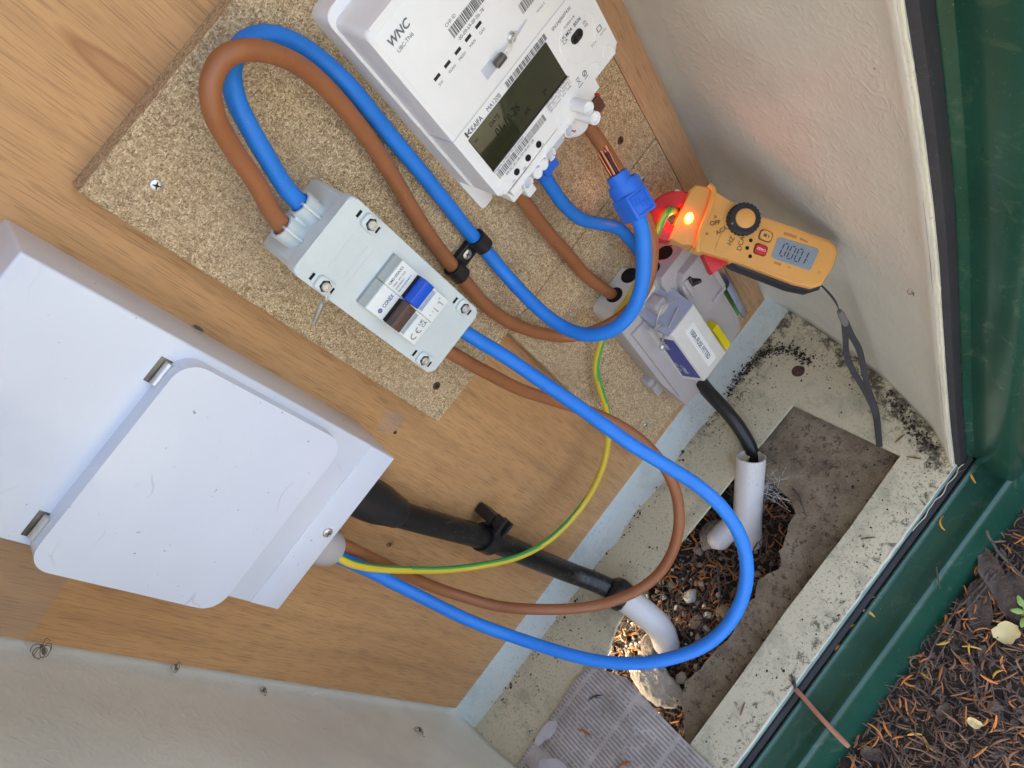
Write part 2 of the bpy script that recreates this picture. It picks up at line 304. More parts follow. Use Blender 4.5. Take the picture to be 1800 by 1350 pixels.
# ------------------------------------------------------------------ mesh helpers (wall frame: x right, y up, z out of the wall)
RX = math.radians(90)
class B:
    """collects shapes, in millimetres, for ONE mesh object"""
    def __init__(s): s.bm = bmesh.new(); s.mats = []
    def take(s, t, fn=None, mi=0, recalc=True):
        if fn:
            for v in t.verts: v.co = Vector(fn(*v.co))
        if recalc: bmesh.ops.recalc_face_normals(t, faces=t.faces[:])
        if mi is not None:
            for f in t.faces: f.material_index = mi
        me = bpy.data.meshes.new('tmp'); t.to_mesh(me); t.free(); s.bm.from_mesh(me); bpy.data.meshes.remove(me); return s
    def prism(s, outline, z0, z1, bev=0.0, seg=2, fn=None, mi=0, top=None, bottom_bev=False):
        t = bmesh.new(); n = len(outline)
        lo = [t.verts.new((p[0], p[1], z0)) for p in outline]
        hi = [t.verts.new((p[0], p[1], z1)) for p in (top or outline)]
        t.faces.new(lo[::-1]); t.faces.new(hi)
        for i in range(n): t.faces.new((lo[i], lo[(i+1) % n], hi[(i+1) % n], hi[i]))
        if bev > 0:
            t.edges.ensure_lookup_table(); hs = set(hi); ls = set(lo)
            ed = [e for e in t.edges if (e.verts[0] in hs and e.verts[1] in hs) or (bottom_bev and e.verts[0] in ls and e.verts[1] in ls)]
            bmesh.ops.bevel(t, geom=ed, offset=bev, segments=seg, profile=0.5, affect='EDGES', clamp_overlap=True)
        return s.take(t, fn, mi)
    def box(s, x0, x1, y0, y1, z0, z1, bev=0.0, fn=None, mi=0):
        t = bmesh.new(); bmesh.ops.create_cube(t, size=1)
        for v in t.verts: v.co = Vector((x0+(v.co.x+.5)*(x1-x0), y0+(v.co.y+.5)*(y1-y0), z0+(v.co.z+.5)*(z1-z0)))
        if bev: bmesh.ops.bevel(t, geom=t.edges[:], offset=bev, segments=2, profile=0.5, affect='EDGES', clamp_overlap=True)
        return s.take(t, fn, mi)
    def tube(s, pts, r, seg=12, fn=None, caps=True, mi=0, split=None, twist=0.0, flat=1.0, side=None):
        pts = [Vector(p) for p in pts]; t = bmesh.new(); rings = []; n = len(pts)
        tan = [(pts[min(i+1, n-1)]-pts[max(i-1, 0)]).normalized() for i in range(n)]
        up = tan[0].orthogonal().normalized()
        for i in range(n):
            up = (up-tan[i]*up.dot(tan[i])).normalized(); sd = tan[i].cross(up)
            rr = r[i] if isinstance(r, (list, tuple)) else r
            ring = []
            for k in range(seg):
                a = 2*math.pi*k/seg+twist*i
                ring.append(t.verts.new(pts[i]+up*math.cos(a)*rr+sd*math.sin(a)*rr*flat))
            rings.append(ring)
        for i in range(n-1):
            for k in range(seg):
                f = t.faces.new((rings[i][k], rings[i][(k+1) % seg], rings[i+1][(k+1) % seg], rings[i+1][k]))
                f.material_index = mi if side is None else (1 if (f.calc_center_median()-(pts[i]+pts[i+1])/2).normalized().dot(side(i/n)[0]) > side(i/n)[1] else 0)
        if caps:
            t.faces.new(rings[0][::-1]).material_index = mi; t.faces.new(rings[-1]).material_index = mi
        return s.take(t, fn, None)
    def lathe(s, prof, cx, cy, seg=24, axis='z', base=0.0, fn=None, mi=0, sx=1.0, sy=1.0):
        """prof [(r,h)]; axis 'z': about the out direction at (cx,cy); axis 'y': about the up direction at x=cx, out=cy"""
        t = bmesh.new(); rings = []
        for r, h in prof:
            if r <= 1e-6: rings.append([t.verts.new((0, 0, h))])
            else: rings.append([t.verts.new((r*math.cos(2*math.pi*k/seg)*sx, r*math.sin(2*math.pi*k/seg)*sy, h)) for k in range(seg)])
        for a, b in zip(rings, rings[1:]):
            for k in range(seg):
                k2 = (k+1) % seg
                if len(a) == 1 and len(b) == 1: continue
                if len(a) == 1: t.faces.new((a[0], b[k], b[k2]))
                elif len(b) == 1: t.faces.new((a[k], a[k2], b[0]))
                else: t.faces.new((a[k], a[k2], b[k2], b[k]))
        g = (lambda x, y, z: (cx+x, cy+y, base+z)) if axis == 'z' else (lambda x, y, z: (cx+x, base+z, cy+y)) if axis == 'y' else (lambda x, y, z: (base+z, cx+x, cy+y))
        f2 = g if fn is None else (lambda x, y, z: fn(*g(x, y, z)))
        return s.take(t, f2, mi)
    def cyl(s, cx, cy, z0, z1, r, bev=0.3, seg=20, axis='z', fn=None, mi=0):
        return s.lathe([(0, z0), (r-bev, z0), (r, z0+bev), (r, z1-bev), (r-bev, z1), (0, z1)], cx, cy, seg, axis, 0, fn, mi)
    def ring(s, cx, cy, z0, z1, r0, r1, seg=24, axis='z', fn=None, mi=0):
        b = min(0.35, (r1-r0)/3)
        return s.lathe([(r1, z0), (r1, z1-b), (r1-b, z1), (r0+b, z1), (r0, z1-b), (r0, z0), (r1, z0)], cx, cy, seg, axis, 0, fn, mi)
    def plate(s, outer, holes, z0, z1, fn=None, mi=0):
        """flat plate with openings"""
        t = bmesh.new(); loops = [outer]+list(holes)
        tris = tessellate_polygon([[Vector((p[0], p[1], 0)) for p in L] for L in loops])
        flat = [p for L in loops for p in L]
        lo = [t.verts.new((p[0], p[1], z0)) for p in flat]; hi = [t.verts.new((p[0], p[1], z1)) for p in flat]
        for a, b, c in tris:
            for V in ((hi[a], hi[b], hi[c]), (lo[c], lo[b], lo[a])):
                try: t.faces.new(V)
                except ValueError: pass
        o = 0
        for L in loops:
            n = len(L)
            for i in range(n):
                try: t.faces.new((lo[o+i], lo[o+(i+1) % n], hi[o+(i+1) % n], hi[o+i]))
                except ValueError: pass
            o += n
        return s.take(t, fn, mi)
    def sheet(s, rows, fn=None, mi=0):
        """open or closed surface from rows of points"""
        t = bmesh.new(); vv = [[t.verts.new(p) for p in r] for r in rows]
        for a, b in zip(vv, vv[1:]):
            for k in range(len(a)-1): t.faces.new((a[k], a[k+1], b[k+1], b[k]))
        return s.take(t, fn, mi, recalc=True)
    def text(s, txt, x, y, z, size, ang=0.0, fn=None, align='LEFT', sx=1.0, shear=0.0, mi=0, bold=0.0):
        cu = bpy.data.curves.new('txt', 'FONT'); cu.body = txt; cu.size = size; cu.align_x = align; cu.shear = shear; cu.offset = bold; cu.resolution_u = 3
        ob = bpy.data.objects.new('txt', cu); me = bpy.data.meshes.new_from_object(ob)
        t = bmesh.new(); t.from_mesh(me); bpy.data.objects.remove(ob); bpy.data.curves.remove(cu); bpy.data.meshes.remove(me)
        ca, sa = math.cos(ang), math.sin(ang)
        g = lambda a, b, c: (x+a*sx*ca-b*sa, y+a*sx*sa+b*ca, z)
        return s.take(t, g if fn is None else (lambda a, b, c: fn(*g(a, b, c))), mi, recalc=False)
    def quad(s, x0, x1, y0, y1, z, fn=None, mi=0, ang=0.0):
        t = bmesh.new(); cx, cy = (x0+x1)/2, (y0+y1)/2; ca, sa = math.cos(ang), math.sin(ang)
        t.faces.new([t.verts.new((cx+(a-cx)*ca-(b-cy)*sa, cy+(a-cx)*sa+(b-cy)*ca, z)) for a, b in ((x0, y0), (x1, y0), (x1, y1), (x0, y1))])
        return s.take(t, fn, mi, recalc=False)
    def stone(s, c, r, seed=0, sub=1, squash=(1, 1, 1), fn=None, mi=0, rough=0.35):
        t = bmesh.new(); bmesh.ops.create_icosphere(t, subdivisions=sub, radius=1)
        o = Vector((seed*7.13, seed*3.7, seed*1.9))
        for v in t.verts:
            k = 1+rough*(noise.noise(v.co*1.1+o)+0.5*noise.noise(v.co*2.7+o)); v.co = Vector((c[0]+v.co.x*k*r*squash[0], c[1]+v.co.y*k*r*squash[1], c[2]+v.co.z*k*r*squash[2]))
        return s.take(t, fn, mi)

def rrect(x0, x1, y0, y1, r, n=5):
    out = []
    for cx, cy, a0 in ((x1-r, y1-r, 0), (x0+r, y1-r, 90), (x0+r, y0+r, 180), (x1-r, y0+r, 270)):
        for i in range(n+1):
            a = math.radians(a0+90*i/n); out.append((cx+r*math.cos(a), cy+r*math.sin(a)))
    return out
def spline(pts, per=8):
    P = [Vector(p) for p in pts]; P = [P[0]*2-P[1]]+P+[P[-1]*2-P[-2]]; out = []
    for i in range(1, len(P)-2):
        a, b, c, d = P[i-1:i+3]
        t0 = 0.0; t1 = t0+max(1e-3, (b-a).length)**.5; t2 = t1+max(1e-3, (c-b).length)**.5; t3 = t2+max(1e-3, (d-c).length)**.5
        for k in range(per):
            t = t1+(t2-t1)*k/per
            A1 = a*((t1-t)/(t1-t0))+b*((t-t0)/(t1-t0)); A2 = b*((t2-t)/(t2-t1))+c*((t-t1)/(t2-t1)); A3 = c*((t3-t)/(t3-t2))+d*((t-t2)/(t3-t2))
            B1 = A1*((t2-t)/(t2-t0))+A2*((t-t0)/(t2-t0)); B2 = A2*((t3-t)/(t3-t1))+A3*((t-t1)/(t3-t1))
            out.append(B1*((t2-t)/(t2-t1))+B2*((t-t1)/(t2-t1)))
    out.append(P[-2]); return out
def smooth(pts, it=2):
    for _ in range(it): pts = [pts[0]]+[(a+b*2+c)/4 for a, b, c in zip(pts, pts[1:], pts[2:])]+[pts[-1]]
    return pts
def xdz(pts): return [(p[0], p[2], p[1]) for p in pts]     # (x, out, up) -> (x, up, out)

ORG = {}
def link_mesh(name, b, mat, org, sharp=32):
    for v in b.bm.verts: v.co = (v.co-Vector(org))*K
    me = bpy.data.meshes.new(name); b.bm.to_mesh(me); b.bm.free()
    for m in (mat if isinstance(mat, (list, tuple)) else [mat]): me.materials.append(MT[m].m)
    if sharp:
        me.polygons.foreach_set('use_smooth', [True]*len(me.polygons)); me.set_sharp_from_angle(angle=math.radians(sharp))
    o = bpy.data.objects.new(name, me); COL.objects.link(o); return o
def props(o, label, cat, group=None, kind=None):
    if label: o['label'] = label
    if cat: o['category'] = cat
    if group: o['group'] = group
    if kind: o['kind'] = kind
    return o
def thing(name, label, cat, org, group=None, rot=None):
    o = bpy.data.objects.new(name, None); COL.objects.link(o); o.empty_display_size = 0.02
    o.location = (org[0]*K, -org[2]*K, org[1]*K); o.rotation_euler = (RX, 0, 0) if rot is None else rot
    ORG[o] = org if rot is None else (0, 0, 0)
    return props(o, label, cat, group)
def part(name, b, mat, parent, label=None, sharp=32):
    o = link_mesh(name, b, mat, ORG[parent], sharp); o.parent = parent; ORG[o] = ORG[parent]
    if label: o['label'] = label
    return o
def solo(name, b, mat, label, cat, org, group=None, kind=None, sharp=32):
    o = link_mesh(name, b, mat, org, sharp); o.location = (org[0]*K, -org[2]*K, org[1]*K); o.rotation_euler = (RX, 0, 0)
    return props(o, label, cat, group, kind)
def barcode(b, x0, x1, y0, y1, z, seed):
    r = random.Random(seed); x = x0
    while x < x1-0.3:
        w = r.choice((0.28, 0.28, 0.5, 0.75)); b.quad(x, min(x+w, x1), y0, y1, z); x += w+r.choice((0.28, 0.28, 0.5, 0.7))
def screw_head(b, cx, cy, z, r, h=1.6):
    b.lathe([(0, z), (r, z), (r, z+h*0.25), (r*0.92, z+h*0.6), (r*0.65, z+h*0.95), (r*0.3, z+h)], cx, cy, 18)
    b.lathe([(r*0.3, z+h), (r*0.2, z+h*0.35), (0, z+h*0.3)], cx, cy, 18)
def cross_slot(b, cx, cy, z, r, ang=0.4):
    for a in (ang, ang+math.pi/2): b.quad(cx-r, cx+r, cy-r*0.16, cy+r*0.16, z, ang=a)

# ------------------------------------------------------------------ ground
def fl(x, o, u): return (x, u, o)            # author as (x, out, up)
rnd = random.Random(5)
b = B()
S = 40000
b.prism([(-S, -S), (S, -S), (S, S), (-S, S)], -200, -104, fn=lambda x, o, u: (x, u, o))
solo('ground', b, 'bounce_ground', None, None, (300, -104, 300), kind='structure')
def mound_h(x, o):
    e = min(1, max(0, (o-326)/40)); far = max(0, 1-max(0, o-620)/500.0)*max(0, 1-max(0, abs(x-350)-500)/500.0)
    return -104+far*(40+3*noise.noise(Vector((x*0.02, o*0.02, 0)))+1.5*noise.noise(Vector((x*0.07, o*0.07, 3))))
b = B()
b.sheet([[(x, mound_h(x, o), o) for x in range(-700, 1401, 20)] for o in range(318, 1200, 14)])
solo('mulch_bed', b, 'ground', None, None, (350, -64, 400), kind='structure')
b = B()
def pit_h(x, o): return -97+4*noise.noise(Vector((x*0.03, o*0.03, 8)))+2*noise.noise(Vector((x*0.1, o*0.1, 2)))
b.sheet([[(x, pit_h(x, o), o) for x in range(-60, 661, 12)] for o in range(-140, 300, 12)])
solo('gravel_bed', b, 'ground', None, None, (300, -97, 150), kind='structure')

# ------------------------------------------------------------------ the cabinet
cab = thing('meter_cabinet', 'open fibreglass meter cabinet with pale inside walls and green door frame', 'cabinet', (310, -24, 0))
def bow(z): return 12.5*math.exp(-((z-395)/225.0)**2)
zs = [-25, -10, 20, 60, 100, 150, 200, 260, 320, 380, 440, 500, 560, 620, 700, 780, 860, 1000, 1200, 1410]
planR = [(612, -12.7), (618, -12.2), (625, -10), (630, -4), (631.5, 6), (630, 25), (625, 60), (613, 115), (598, 170), (572, 235), (557, 255), (546, 267)]
planL = [(620-x, d) for x, d in planR]
def wall(name, plan, sgn):
    b = B(); rows = []
    for z in zs:
        rows.append([(x+sgn*bow(z)*max(0, (d-120)/147.0)+sgn*0.7*noise.noise(Vector((x*.02, d*.02, z*.02))), z, d) for x, d in plan])
    b.sheet(rows); o = part(name, b, 'grp_wall', cab)
    sm = o.modifiers.new('thick', 'SOLIDIFY'); sm.thickness = 0.004; sm.offset = 1.0 if sgn > 0 else -1.0
    return o
wall('side_wall', planR, 1); wall('side_wall', planL, -1)
b = B()
prof = [(1410, -13), (300, -13), (30, -13), (8, -13), (0, -12.2), (-7, -9), (-13, -3), (-18, 5), (-22, 14), (-24, 22), (-24.3, 26)]
xs = [-16]+list(range(-4, 632, 20))+[636]
b.sheet([[(x, z+(0.5*noise.noise(Vector((x*.03, z*.1, 1))) if z < 0 else 0), d) for x in xs] for z, d in prof])
part('back_wall', b, 'grp_back', cab)
# floor with its long rectangular cut-out, rounded at the left end
b = B()
outer = [(-12, 20), (632, 20), (616, 100), (600, 170), (574, 235), (546, 270), (74, 270), (46, 235), (20, 170), (4, 100)]
hole = [(527, 98), (530, 160), (532, 224), (440, 226), (330, 224), (250, 226), (150, 226), (140, 200), (141, 130), (150, 110), (168, 99), (185, 93), (200, 88), (240, 84), (300, 88), (366, 91), (440, 94)]
b.plate(outer, [hole], -29, -24, fn=fl)
part('cabinet_floor', b, 'grp_floor', cab)
for px0, px1 in ((-20, 62), (132, 640)):
    b = B(); b.box(px0, px1, -110, 2, -18, -14.5); part('sun_baffle', b, 'grp_wall', cab)  # added unseen boards block the sun behind; their gap admits a sun patch
b = B(); b.box(-20, 640, 1400, 1406, -16, 300); part('roof', b, 'grp_wall', cab)  # out of view; raised this high to let more skylight inside
# ragged cut edge of the moulding along the front of floor and side walls
def ragged(pts, r, seed):
    q = random.Random(seed); out = []
    P = spline(pts, 24)
    return [(p[0]+0.7*noise.noise(p*.09+Vector((seed, 0, 0))), p[1]+0.5*noise.noise(p*.11+Vector((0, seed, 0))), p[2]+0.7*noise.noise(p*.1+Vector((0, 0, seed)))) for p in P]
b = B()
rg = ragged([(-4+75, -25.5, 269), (200, -25.2, 269.5), (330, -25.8, 269), (450, -25.4, 269.6), (552, -26, 269)], 2.2, 3); b.tube(rg, [1.7+0.5*noise.noise(Vector((i*.31, 0, 0))) for i in range(len(rg))], 7)
for sg, x0 in ((1, 547.5), (-1, 72.5)):
    rg = ragged([(x0+sg*bow(z), z, 268.5) for z in range(-28, 1401, 60)], 2.2, 9); b.tube(rg, [1.5+0.45*noise.noise(Vector((i*.31, 4, 0))) for i in range(len(rg))], 7)
part('cut_edge', b, 'grp_edge', cab)
# black seal strips
def extrude_plan(b, plan, x0sgn, z0=-28, z1=1390):
    b.sheet([[(x+x0sgn*bow(z), z, d) for x, d in plan] for z in range(z0, z1+1, 60)]+[[(x+x0sgn*bow(z1), z1, d) for x, d in plan]])
for sg in (1, -1):
    b = B(); pl = [(548.5, 264), (550, 271), (552, 273.5), (561, 274), (564, 272), (565, 264)]
    extrude_plan(b, [(x if sg > 0 else 620-x, d) for x, d in pl], sg); part('rubber_seal', b, 'seal', cab)
b = B(); pl = [(272, -36), (273, -28.6), (275, -27.6), (279, -28.5), (280.5, -36)]
b.sheet([[(x, z+0.4*noise.noise(Vector((x*.05, 0, 0))), d) for x in range(60, 566, 12)] for d, z in pl]); part('rubber_seal', b, 'seal', cab)
b = B(); b.sheet([[(x, z+0.3*noise.noise(Vector((x*.06, 2, 0))), d) for x in range(70, 553, 10)] for d, z in ((267, -24.6), (269.5, -25.6), (272.5, -27.8), (273.5, -34))]); part('sill_lip', b, 'lip', cab)
# loose thread of dried sealant lying along the seal
b = B(); q = random.Random(4)
b.tube(smooth(spline([(470+i*6.5, -26.9+q.uniform(-.3, .4), 274.5+q.uniform(-1.3, 1.3)) for i in range(14)], 5), 3), 0.45, 6); part('sealant_thread', b, 'grp_edge', cab)
# green frame: jambs and sill
for sg in (1, -1):
    b = B(); pl = [(561.5, 262), (562, 272), (563.5, 275.5), (565, 277), (566, 279), (565.5, 283), (563, 290), (560.5, 300), (559, 309), (559.5, 313.5), (562, 316.5), (567, 318), (582, 318.5), (600, 316), (618, 310), (632, 300), (638, 285), (639, 250)]
    rows = []
    for z in [-112, -90, -60, -34, -20, 0, 20]+list(range(60, 1400, 60)):
        rows.append([((x if sg > 0 else 620-x)+sg*bow(z), z, d) for x, d in pl])
    b.sheet(rows); part('door_jamb', b, 'green', cab)
b = B(); pl = [(279, -40), (280, -30), (281, -28), (282.5, -27.6), (284, -29), (286, -31.5), (294, -32.2), (303, -32), (307, -30.6), (310, -28.8), (312.5, -28.4), (315, -30), (318, -34.5), (325, -48), (333, -64), (337, -80), (338, -115)]
b.sheet([[(x, z+0.25*noise.noise(Vector((x*.02, d*.05, 0))), d) for x in range(20, 641, 20)] for d, z in pl]); part('door_sill', b, 'green', cab)
b = B(); b.box(-20, 640, 1350, 1406, 300.5, 318, 4); part('lintel', b, 'green', cab)  # out of view; added for its effect on the light inside

# dirty recessed board under the cut-out
b = B()
bo = [(100, 252), (548, 252), (548, 78), (428, 78), (430, 96), (441, 118), (437, 140), (433, 158), (424, 168), (408, 170), (392, 177), (378, 178), (372, 186), (362, 189), (350, 183), (339, 179), (322, 186), (300, 183), (276, 190), (250, 186), (226, 184), (205, 181), (190, 186), (178, 199), (160, 214), (100, 220)]
bo2 = []
for (x0, d0), (x1, d1) in zip(bo, bo[1:]+bo[:1]):
    n = max(1, int(math.hypot(x1-x0, d1-d0)/7)); bo2 += [(x0+(x1-x0)*i/n, d0+(d1-d0)*i/n) for i in range(n)]
inside = lambda p: 101 < p[0] < 547 and 79 < p[1] < 251
bo3 = [(p[0]+2.0*noise.noise(Vector((p[0]*.15, p[1]*.15, 0))), p[1]+2.6*noise.noise(Vector((p[0]*.15, p[1]*.15, 5)))) if inside(p) else p for p in bo2]
b.plate(bo3, [], -52, -41, fn=fl)
solo('base_board', b, 'board', 'dirt covered brown board with a ragged edge, recessed under the opening in the cabinet floor', 'board', (400, -45, 200))

# ------------------------------------------------------------------ boards on the back wall
def wood_screw(x, y, z, mat, label, r=3.2, grp='screws in the chipboard', ang=0.4):
    t = thing('wood_screw', label, 'screw', (x, y, z), grp)
    h = B(); screw_head(h, x, y, z-0.3, r, 1.5); part('screw_head', h, mat, t)
    h = B(); cross_slot(h, x, y, z+1.28, r*0.6, ang); part('cross_slot', h, 'hole', t)
b = B(); b.box(0, 622, 0, 1300, -12, 0, 0.6)
solo('plywood_panel', b, 'ply', 'large brown plywood sheet lining the back of the cabinet', 'plywood panel', (311, 0, 0))
b = B(); b.prism([(275.5, 339.5), (368, 339.3), (581.4, 341.5), (581.4, 650), (272.5, 650.5)], 0.3, 18, 0.8, 1)
solo('chipboard_panel', b, 'chip', 'upper square of speckled chipboard behind the white meter and the grey switch box', 'chipboard', (420, 340, 0), 'chipboard mounting boards')
b = B(); b.prism([(369.5, 40), (581.4, 41), (581.4, 340.3), (372, 338)], 0.3, 18, 0.8, 1)
solo('chipboard_panel', b, 'chip', 'lower narrower piece of speckled chipboard behind the grey fuse cut-out', 'chipboard', (470, 40, 0), 'chipboard mounting boards')
b = B(); b.box(582, 609.5, 44, 1300, 0.3, 18, 1.0)
solo('wooden_batten', b, 'batten', 'long straight wooden strip up the right edge of the plywood', 'wood strip', (595, 44, 0))
wood_screw(298.7, 623.8, 18, 'steel', 'bright cross head screw in the top left corner of the chipboard', 3.6)
wood_screw(299.8, 366.8, 18, 'rust', 'dark rusty screw in the bottom left corner of the upper chipboard', 3.6)
wood_screw(401.7, 74.6, 18, 'steel', 'bright screw near the bottom edge of the lower chipboard', 3.0)
wood_screw(551.3, 372.0, 18, 'rust', 'dark sunken screw in the chipboard below the right of the meter', 3.4)
wood_screw(551.0, 322.9, 18, 'steel', 'small bright screw just under the seam beside the red tester jaw', 3.2)
wood_screw(247, 354.7, 0, 'rust', 'tiny dark nail head in the plywood right of the white enclosure', 1.6, 'fixings in the plywood')

b = B(); b.quad(-1.5, 84, 508, 616, 0.35, ang=0.06)
solo('clear_tape', b, 'tape', 'old clear plastic film stuck on the plywood at the left edge below the white enclosure', 'tape', (40, 560, 0))
b = B(); b.quad(243, 262, 356, 376, 0.35, ang=0.3)
solo('clear_tape', b, 'tape', 'small square of clear tape on the plywood right of the white enclosure corner', 'tape', (252, 366, 0))

# ------------------------------------------------------------------ cables
OD = 5.4
def cable(name, label, pts, r, mat, cat='cable', grp=None, per=8, it=3, seg=16):
    b = B(); P = smooth(spline(xdz(pts), per), it); P = [p+Vector((noise.noise(p*.017), noise.noise(p*.017+Vector((40, 0, 0))), 0.4*noise.noise(p*.017+Vector((0, 40, 0)))))*1.3 for p in P]; b.tube(P, [r*(1+0.025*noise.noise(p*.05)) for p in P], seg)
    m = P[len(P)//2]
    return solo(name, b, mat, label, cat, (m[0], m[1], m[2]), grp, sharp=60)
BLUE_LOOP = [(340.2, 46.0, 552), (340.3, 46.0, 566), (341.8, 46.4, 580), (347.0, 48.0, 598.6), (353.5, 48.0, 617.1), (360.4, 46.0, 630.6), (370.5, 42.0, 638.9), (384.0, 38.0, 640.4), (395.6, 35.0, 634.3), (404.3, 32.0, 621.9), (409.8, 30.0, 604.1), (412.1, 30.0, 578.0), (410.7, 26.4, 537.2), (407.8, 26.0, 492.3), (406.0, 25.0, 446.8), (405.6, 25.0, 423.6), (401.8, 32.0, 389.7), (397.2, 53.8, 367.7), (397.0, 75.4, 353.3), (402.7, 97.8, 348.5), (415.4, 115.0, 350.5), (431.5, 126.0, 361.0), (446.9, 131.3, 377.0), (460.4, 130.4, 393.7), (472.7, 124.6, 406.7), (480.1, 116.0, 417.4), (485.0, 110.6, 423.9)]
BROWN_LOOP = [(323.2, 46.0, 552), (323.4, 46.0, 566), (326.4, 47.2, 578), (333.4, 51.5, 598.1), (339.4, 56.4, 620.9), (345.5, 62.4, 638.6), (354.6, 64.2, 648.2), (367.0, 61.9, 650.2), (377.2, 61.0, 645.6), (386.0, 57.0, 635.4), (393.8, 50.0, 618.8), (399.2, 40.0, 594.1), (399.4, 33.0, 562.4), (395.0, 28.0, 528.9), (386.2, 26.0, 488.3), (381.4, 25.0, 455.1), (378.1, 25.0, 427.7), (374.1, 26.0, 389.0), (378.2, 27.0, 351.4), (388.5, 29.7, 319.2), (404.0, 34.0, 291.3), (423.4, 47.5, 282.5), (447.3, 60.0, 280.7), (469.8, 67.2, 288.2), (489.4, 69.0, 303.7), (506.9, 63.0, 320.7), (515.5, 57.0, 350.8), (519.0, 49.0, 381.6), (521.8, 43.0, 403.5), (522.4, 40.0, 422.0), (521.9, 40.0, 443.5)]
BLUE_CU = [(343.9, 50.0, 426.3), (345.8, 56.0, 404.8), (349.1, 72.3, 387.0), (351.1, 93.2, 364.2), (353.0, 114.4, 341.1), (354.2, 138.9, 321.9), (356.2, 160.1, 298.2), (359.9, 180.8, 275.2), (362.0, 199.0, 255.6), (359.2, 216.7, 236.3), (350.5, 232.4, 216.3), (334.4, 244.4, 199.4), (312.6, 249.7, 182.3), (286.2, 248.4, 170.5), (259.9, 239.5, 165.3), (234.9, 223.9, 165.6), (214.1, 204.8, 170.9), (197.0, 183.0, 178.8), (181.3, 155.5, 192.7), (165.0, 122.0, 210.3), (154.6, 93.5, 241.1), (147.0, 64.0, 273.2), (143.8, 44.0, 308.0), (142.8, 37.0, 337.6), (143.6, 36.0, 372.9)]
BROWN_CU = [(323.7, 46.0, 426.2), (327.4, 46.0, 397.5), (332.1, 45.0, 361.9), (339.2, 44.7, 316.5), (350.9, 46.2, 272.4), (363.7, 54.0, 228.2), (371.4, 73.2, 205.7), (373.3, 94.6, 186.6), (368.6, 114.6, 168.4), (356.8, 128.6, 144.4), (338.1, 139.0, 123.4), (313.8, 142.9, 102.2), (284.3, 139.8, 86.3), (255.9, 132.5, 87.0), (226.6, 117.3, 94.1), (200.5, 100.1, 116.0), (177.6, 79.3, 141.7), (157.4, 54.0, 164.4), (145.2, 32.0, 198.5), (143.3, 22.0, 249.7), (146.9, 24.0, 303.7), (151.9, 32.0, 351.2), (152.2, 34.0, 373.3)]
BROWN_METER = [(449.6, 40.0, 452.2), (449.5, 36.0, 430.7), (450.1, 31.0, 392.4), (451.5, 28.0, 356.0), (454.0, 26.0, 313.1), (458.3, 27.0, 286.1), (461.2, 29.0, 267.5), (462.2, 30.0, 250.0)]
BLUE_METER = [(472.4, 40.0, 450.6), (472.2, 38.0, 421.4), (472.5, 36.0, 396.0), (477.0, 34.0, 369.7), (488.3, 34.0, 347.8), (498.9, 34.0, 328.4), (503.0, 34.0, 306.2), (504.6, 33.0, 278.0), (505.0, 33.0, 254.2), (505.0, 33.0, 240.1)]
EARTH = [(147.9, 44.0, 373.7), (146.9, 48.0, 352.8), (148.5, 46.0, 324.5), (156.4, 42.0, 280.1), (170.3, 42.0, 234.6), (187.8, 43.0, 196.1), (211.0, 45.0, 159.0), (237.5, 44.0, 132.8), (270.6, 42.0, 118.5), (304.1, 41.0, 117.0), (337.1, 40.0, 129.9), (362.8, 36.0, 149.4), (381.2, 32.0, 173.8), (391.3, 30.0, 200.2), (402.1, 29.0, 224.9), (414.1, 32.0, 241.5), (427.9, 36.0, 255.4), (443.8, 44.0, 268.2), (459.3, 50.0, 276.6), (475.5, 54.0, 285.8), (490.5, 56.0, 293.8), (503.8, 60.0, 307.0), (515.6, 65.0, 321.7), (527.4, 66.0, 325.9), (538.0, 60.0, 313.4), (549.6, 48.0, 285.0), (558.8, 36.0, 250.1), (561.4, 30.0, 206.0), (562.4, 28.0, 151.4), (564.2, 26.0, 101.2), (564.5, 24.0, 72.5)]
cable('blue_cable', 'thick blue cable from the switch box top, through the black clip, to the blue connector', BLUE_LOOP, OD, 'c_blue')
cable('brown_cable', 'thick brown cable from the switch box top, through the black clip, behind the blue loop', BROWN_LOOP, OD, 'c_brown')
cable('blue_cable', 'thick blue cable from the switch box bottom sweeping a wide loop over the floor opening', BLUE_CU, OD, 'c_blue')
cable('brown_cable', 'thick brown cable from the switch box bottom looping in front of the black conduit', BROWN_CU, OD, 'c_brown')
cable('brown_cable', 'short straight brown cable from the meter underside down to the fuse cut-out', BROWN_METER, OD, 'c_brown')
cable('blue_cable', 'short curved blue cable from the meter underside down behind the blue loop', BLUE_METER, OD, 'c_blue')
b = B(); P = smooth(spline(xdz(EARTH), 8), 3)
b.tube(P, 3.3, 20, side=lambda f: (Vector((0.79, 0.43, -0.43)).lerp(Vector((0.61, -0.51, 0.61)), min(1, max(0, (f-0.28)/0.2))), 0.42-0.42*min(1, max(0, (f-0.28)/0.2))))
solo('earth_cable', b, ['c_yellow', 'c_green'], 'thin green and yellow striped earth cable curving across the plywood to the red tester jaw', 'cable', (300, 117, 41), sharp=60)
SERVICE = [(474.5, 40.0, 84.4), (474.3, 46.0, 52.7), (472.6, 58.0, 20.4), (467.0, 74.0, -6.9), (456.8, 90.0, -26.5), (444, 99, -44), (428, 106, -60)]
cable('service_cable', 'short thick black supply cable bending from the fuse cut-out into the upright white duct', SERVICE, 8.0, 'black')

